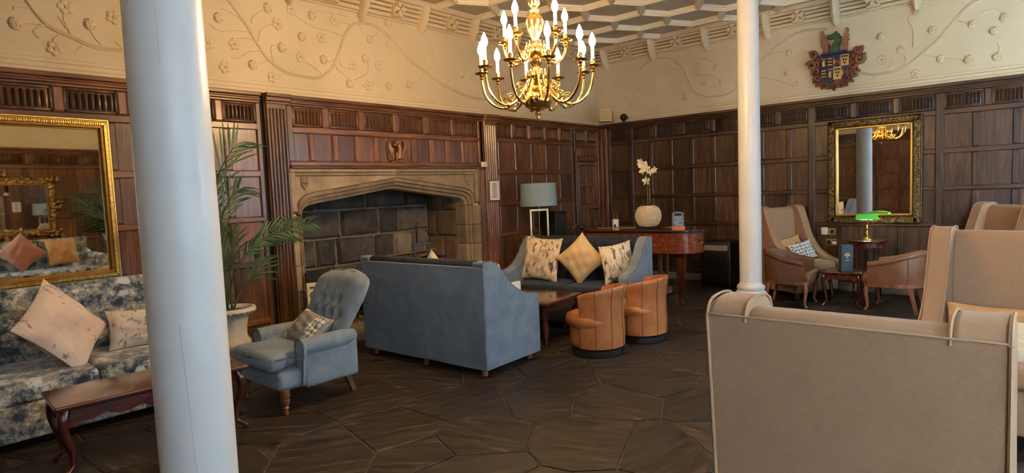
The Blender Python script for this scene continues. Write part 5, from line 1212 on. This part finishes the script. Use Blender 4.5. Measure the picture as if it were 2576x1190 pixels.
# ------------------------------------------------------------------ grand piano and what stands on it
pn = thing('grand_piano', 'small brown grand piano with closed lid behind the facing sofa', 'piano', (7.0, 4.0, 0))
near = [(-.10, .76), (-.06, .30), (-.01, -.15), (.02, -.45), (.06, -.60), (.14, -.70), (.27, -.745), (.42, -.72), (.56, -.62)]
far = [(.66, -.45), (.78, -.25), (.95, -.02), (1.12, .12), (1.25, .28), (1.30, .45), (1.30, .80)]
foot = [(v.x, v.y) for v in smoothpath([(a, b, 0) for a, b in near+far], 4)]
PX = lambda a, b, d: (a, b, d)
MB().prism(foot, PX, .70, .955).build('case', m_piano, pn, 30, bevel=.006)
cxp, cyp = .6, .1
lid = [(a+(a-cxp)*.022, b+(b-cyp)*.022) for a, b in foot]
ld = MB().prism(lid, PX, .972, .997).build('lid', m_pianolid, pn, 30, bevel=.006, bseg=2); MB().prism(foot, PX, .955, .972).build('rim', m_black, pn, 30)
MB().tube([(.25, .80, .999), (.60, -.35, .999)], .006, 6).build('brass_hinge', m_brass, ld)
def pleg(x, y):
    lg = MB().hexa([(x-.032, y-.032, .10), (x+.032, y-.032, .10), (x+.032, y+.032, .10), (x-.032, y+.032, .10)], [(x-.055, y-.055, .66), (x+.055, y-.055, .66), (x+.055, y+.055, .66), (x-.055, y+.055, .66)]).build('leg', m_mahogz, pn, 0, bevel=.004)
    MB().box(x-.065, x+.065, y-.065, y+.065, .64, .70).build('leg_block', m_mahogz, lg, 0)
    mb = MB(); mb.lathe([(.018, .06), (.022, .10)], 10, (x, y, 0)); mb.tube([(x-.012, y, .03), (x+.012, y, .03)], .03, 14); mb.build('caster', m_brass, lg)
pleg(.20, -.50); pleg(.12, .62); pleg(1.12, .62)
MB().box(.62, .66, .0, .04, .06, .70).build('pedal_lyre', m_turn, pn, 0); MB().box(.80, .84, .0, .04, .06, .70).build('pedal_lyre', m_turn, pn, 0); MB().box(.58, .88, -.03, .08, .05, .13).build('pedal_box', m_turn, pn, 0)
pot = thing('orchid_pot', 'round cream pebbled bowl on a black tray on the piano', 'vase', (7.27, 3.99, .998))
MB().lathe([(.13, .012), (.165, .012), (.168, .02), (.15, .022)], 30).build('tray', m_black, pot); 
prof = [(.06, .02), (.10, .03), (.142, .075), (.164, .14), (.166, .19), (.150, .25), (.115, .295), (.09, .308), (.085, .29)]
MB().lathe(prof, 36).build('bowl', m_potwhite, pot, 50)
bmb = MB(); k = 0
for i in range(1, 26):
    z = .03+.265*i/26
    for j in range(len(prof)-1):
        if prof[j][1] <= z <= prof[j+1][1]: rr_ = prof[j][0]+(prof[j+1][0]-prof[j][0])*(z-prof[j][1])/(prof[j+1][1]-prof[j][1]); break
    nn = int(2*PI*rr_/.022)
    for q in range(nn):
        a = 2*PI*(q+.5*(i % 2))/nn; bmb.ball((rr_*math.cos(a), rr_*math.sin(a), z), (.0095, .0095, .0065), 5, 4)
o = bmb.build('pebbles', m_potwhite, pot, 60); o['kind'] = 'stuff'
orc = thing('orchid', 'white orchid with two tall stems growing from the pebbled bowl', 'plant', (7.27, 3.99, 1.285))
MB().tube(smoothpath([(0, 0, 0), (-.005, .0, .3), (-.01, .01, .48), (.0, .04, .56), (-.01, .09, .605), (-.02, .17, .60)], 5), .0045, 6).build('flower_stem', m_stem, orc)
MB().tube(smoothpath([(.02, -.02, 0), (.02, -.025, .25), (.02, -.02, .40), (.03, -.05, .50)], 5), .0042, 6).build('flower_stem', m_stem, orc)
for k in range(2): MB().tube([(.01, .01-.03*k, .0), (.01, .01-.03*k, .36)], .003, 5).build('support_cane', m_turn, orc)
def bloom(x, y, z, s_, tw):
    s_ *= 1.3
    mb = MB()
    for k in range(5):
        a = tw+k*2*PI/5; c = Vector((x-.008, y, z)); d = Vector((-.25, math.cos(a), math.sin(a))).normalized(); e = Vector((-.9, .3, .1)).cross(d).normalized(); pts = []
        w_ = (.46 if k in (1, 4) else .30)*s_
        vs = [c, c+d*s_*.35+e*w_*.8, c+d*s_*.8+e*w_*.7, c+d*s_, c+d*s_*.8-e*w_*.7, c+d*s_*.35-e*w_*.8, c+d*s_*.5+Vector((-.006, 0, 0))]
        mb.add(vs, [(0, 1, 6), (1, 2, 6), (2, 3, 6), (3, 4, 6), (4, 5, 6), (5, 0, 6)])
    mb.ball((x-.02, y, z), (.010, .008, .010), 6, 4); mb.build('bloom', m_petal, orc, 60)
for (x, y, z, s_, tw) in ((-.01, .04, .555, .062, 1.2), (-.01, .0, .52, .058, .5), (-.01, .085, .60, .045, 2), (.02, -.05, .47, .045, 1), (.03, -.10, .49, .04, .3), (.01, .015, .35, .05, 1.5), (.0, .06, .49, .045, .9)): bloom(x, y, z, s_, tw)
for k, a in enumerate((R(160), R(100), R(20), R(-70), R(-110))):
    d = Vector((math.cos(a), math.sin(a), 0)); e = Vector((-d.y, d.x, 0)); vs = []
    for (q, w_, z) in ((0, .012, 0), (.05, .026, .03), (.10, .028, .038), (.15, .004, .025)): vs += [d*q+e*w_+Vector((0, 0, z)), d*q+Vector((0, 0, z-.006)), d*q-e*w_+Vector((0, 0, z))]
    MB().add(vs, [(3*j+c, 3*j+c+1, 3*j+c+4, 3*j+c+3) for j in range(3) for c in range(2)]).build('leaf', m_green, orc, 60)
cbd = thing('chalkboard_sign', 'small handwritten slate sign with a handle hole in a wooden block on the piano', 'sign', (7.20, 3.53, .998), R(-52))
hw_, hh = .075, .21
out = [(-hw_, .03), (hw_, .03), (hw_, .20)]+[(hw_*math.cos(PI*k/10), .20+.028*math.sin(PI*k/10)) for k in range(1, 10)]+[(-hw_, .20)]
hole = [(-.042, .176), (.042, .176), (.042, .196), (.036, .203), (-.036, .203), (-.042, .196)]
WK = lambda u, z, d: (u, -d, z)
mb = MB(); mb.prism([(-hw_, .03), (hw_, .03), (hw_, .176), (-hw_, .176)], WK, -.006, .006); mb.prism([(-hw_, .176), (-.042, .176), (-.042, .203), (-hw_, .203)], WK, -.006, .006); mb.prism([(.042, .176), (hw_, .176), (hw_, .203), (.042, .203)], WK, -.006, .006)
mb.prism([(hw_, .203)]+[(hw_*math.cos(PI*k/10), .203+.026*math.sin(PI*k/10)) for k in range(1, 10)]+[(-hw_, .203)], WK, -.006, .006)
mb.build('slate', m_slate, cbd, 0)
for k in range(3): MB().box(-.08, .08, -.03, .03, .015*k, .015*k+.014).build('wooden_block', m_slatewood, cbd, 0, bevel=.002)
for k, (s_, x) in enumerate((('Please wait', 0), ('at the bar', -.005), ('for seating. This', 0), ('will be...', -.02), ('Thank you', .005))): text(s_, 'chalk_writing', m_chalk, cbd, (x, -.0065, .150-.024*k), .022 if k != 2 else .019, shear=.25)
cu_ = thing('white_mug', 'white cup with a dark slot standing at the back of the piano', 'cup', (7.60, 4.70, .998))
MB().lathe([(.045, 0), (.048, .005), (.048, .105), (.043, .105), (.042, .01)], 24, cap=False).build('cup_body', m_whiteplastic, cu_, 50); MB().box(-.052, -.045, -.03, -.005, .0, .035).build('dark_slot', m_black, cu_, 0)
gn = thing('gooseneck_stand', 'thin black stand with a drooping head beside the piano end', 'stand', (7.02, 4.90, 0))
MB().lathe([(.12, 0), (.12, .02), (.02, .03)], 20).build('base', m_black, gn); MB().tube([(0, 0, .02), (0, 0, 1.27)], .010, 8).build('pole', m_black, gn)
MB().ball((.0, .0, 1.03), (.05, .05, .04), 12, 8).build('clamp', m_black, gn); MB().tube(smoothpath([(0, 0, 1.05), (-.06, .05, 1.06), (-.10, .08, 1.0), (-.10, .08, .93)], 5), .012, 8).build('hook', m_black, gn)
amp = thing('amplifier', 'black amplifier cabinet against the panelling beyond the piano', 'amplifier', (9.0, 3.72, 0))
MB().rbox((0, 0, .36), (.42, .46, .66), .02, 2).build('cabinet', m_black, amp); MB().box(-.215, -.208, -.19, .19, .08, .52).build('grille', m_iron, amp, 0); MB().box(-.217, -.208, -.19, .19, .56, .64).build('control_panel', m_card, amp, 0)
for sy_ in (-.2, .2): MB().box(-.18, -.14, sy_-.02, sy_+.02, 0, .04).build('foot', m_black, amp, 0); MB().box(.14, .18, sy_-.02, sy_+.02, 0, .04).build('foot', m_black, amp, 0)

# ------------------------------------------------------------------ table lamp behind the sofa
lt2 = thing('lamp_table', 'dark console table behind the sofa carrying the brass lamp', 'table', (6.97, 5.60, 0))
MB().rbox((0, 0, .70), (.62, .42, .03), .008, 2).build('table_top', m_mahog, lt2)
for sx_ in (-.28, .28):
    for sy_ in (-.18, .18): MB().box(sx_-.02, sx_+.02, sy_-.02, sy_+.02, 0, .69).build('leg', m_mahogz, lt2, 0)
tl = thing('brass_lamp', 'square brass frame table lamp with a blue drum shade', 'lamp', (6.95, 5.60, .716), R(-42))
MB().box(-.17, .17, -.07, .07, 0, .018).build('foot_plate', m_brassdull, tl, 0)
for s_ in (-1, 1): MB().box(s_*.125-.014, s_*.125+.014, -.014, .014, .018, .55).build('frame_upright', m_brassdull, tl, 0, bevel=.002)
MB().box(-.139, .139, -.014, .014, .55, .58).build('frame_bar', m_brassdull, tl, 0, bevel=.002); MB().tube([(0, 0, .018), (0, 0, .70)], .008, 8).build('stem', m_brassdull, tl)
MB().lathe([(.272, .625), (.258, .955), (.254, .955), (.268, .625)], 48, cap=False).build('drum_shade', m_shade, tl, 50)
MB().lathe([(.27, .65), (.001, .66)], 30, cap=False).build('diffuser', m_cream, tl)
bs_ = thing('black_speaker', 'tall black loudspeaker box standing against the panelling by the lamp', 'speaker', (7.62, 5.84, 0))
MB().rbox((0, 0, .62), (.30, .28, 1.22), .012, 2).build('cabinet', m_black, bs_); MB().box(-.13, .13, -.146, -.138, .65, 1.19).build('grille', plain('speaker_cloth', S(38, 42, 40), .9), bs_, 0); MB().box(-.15, .15, -.14, .14, 0, .03).build('base', m_black, bs_, 0)
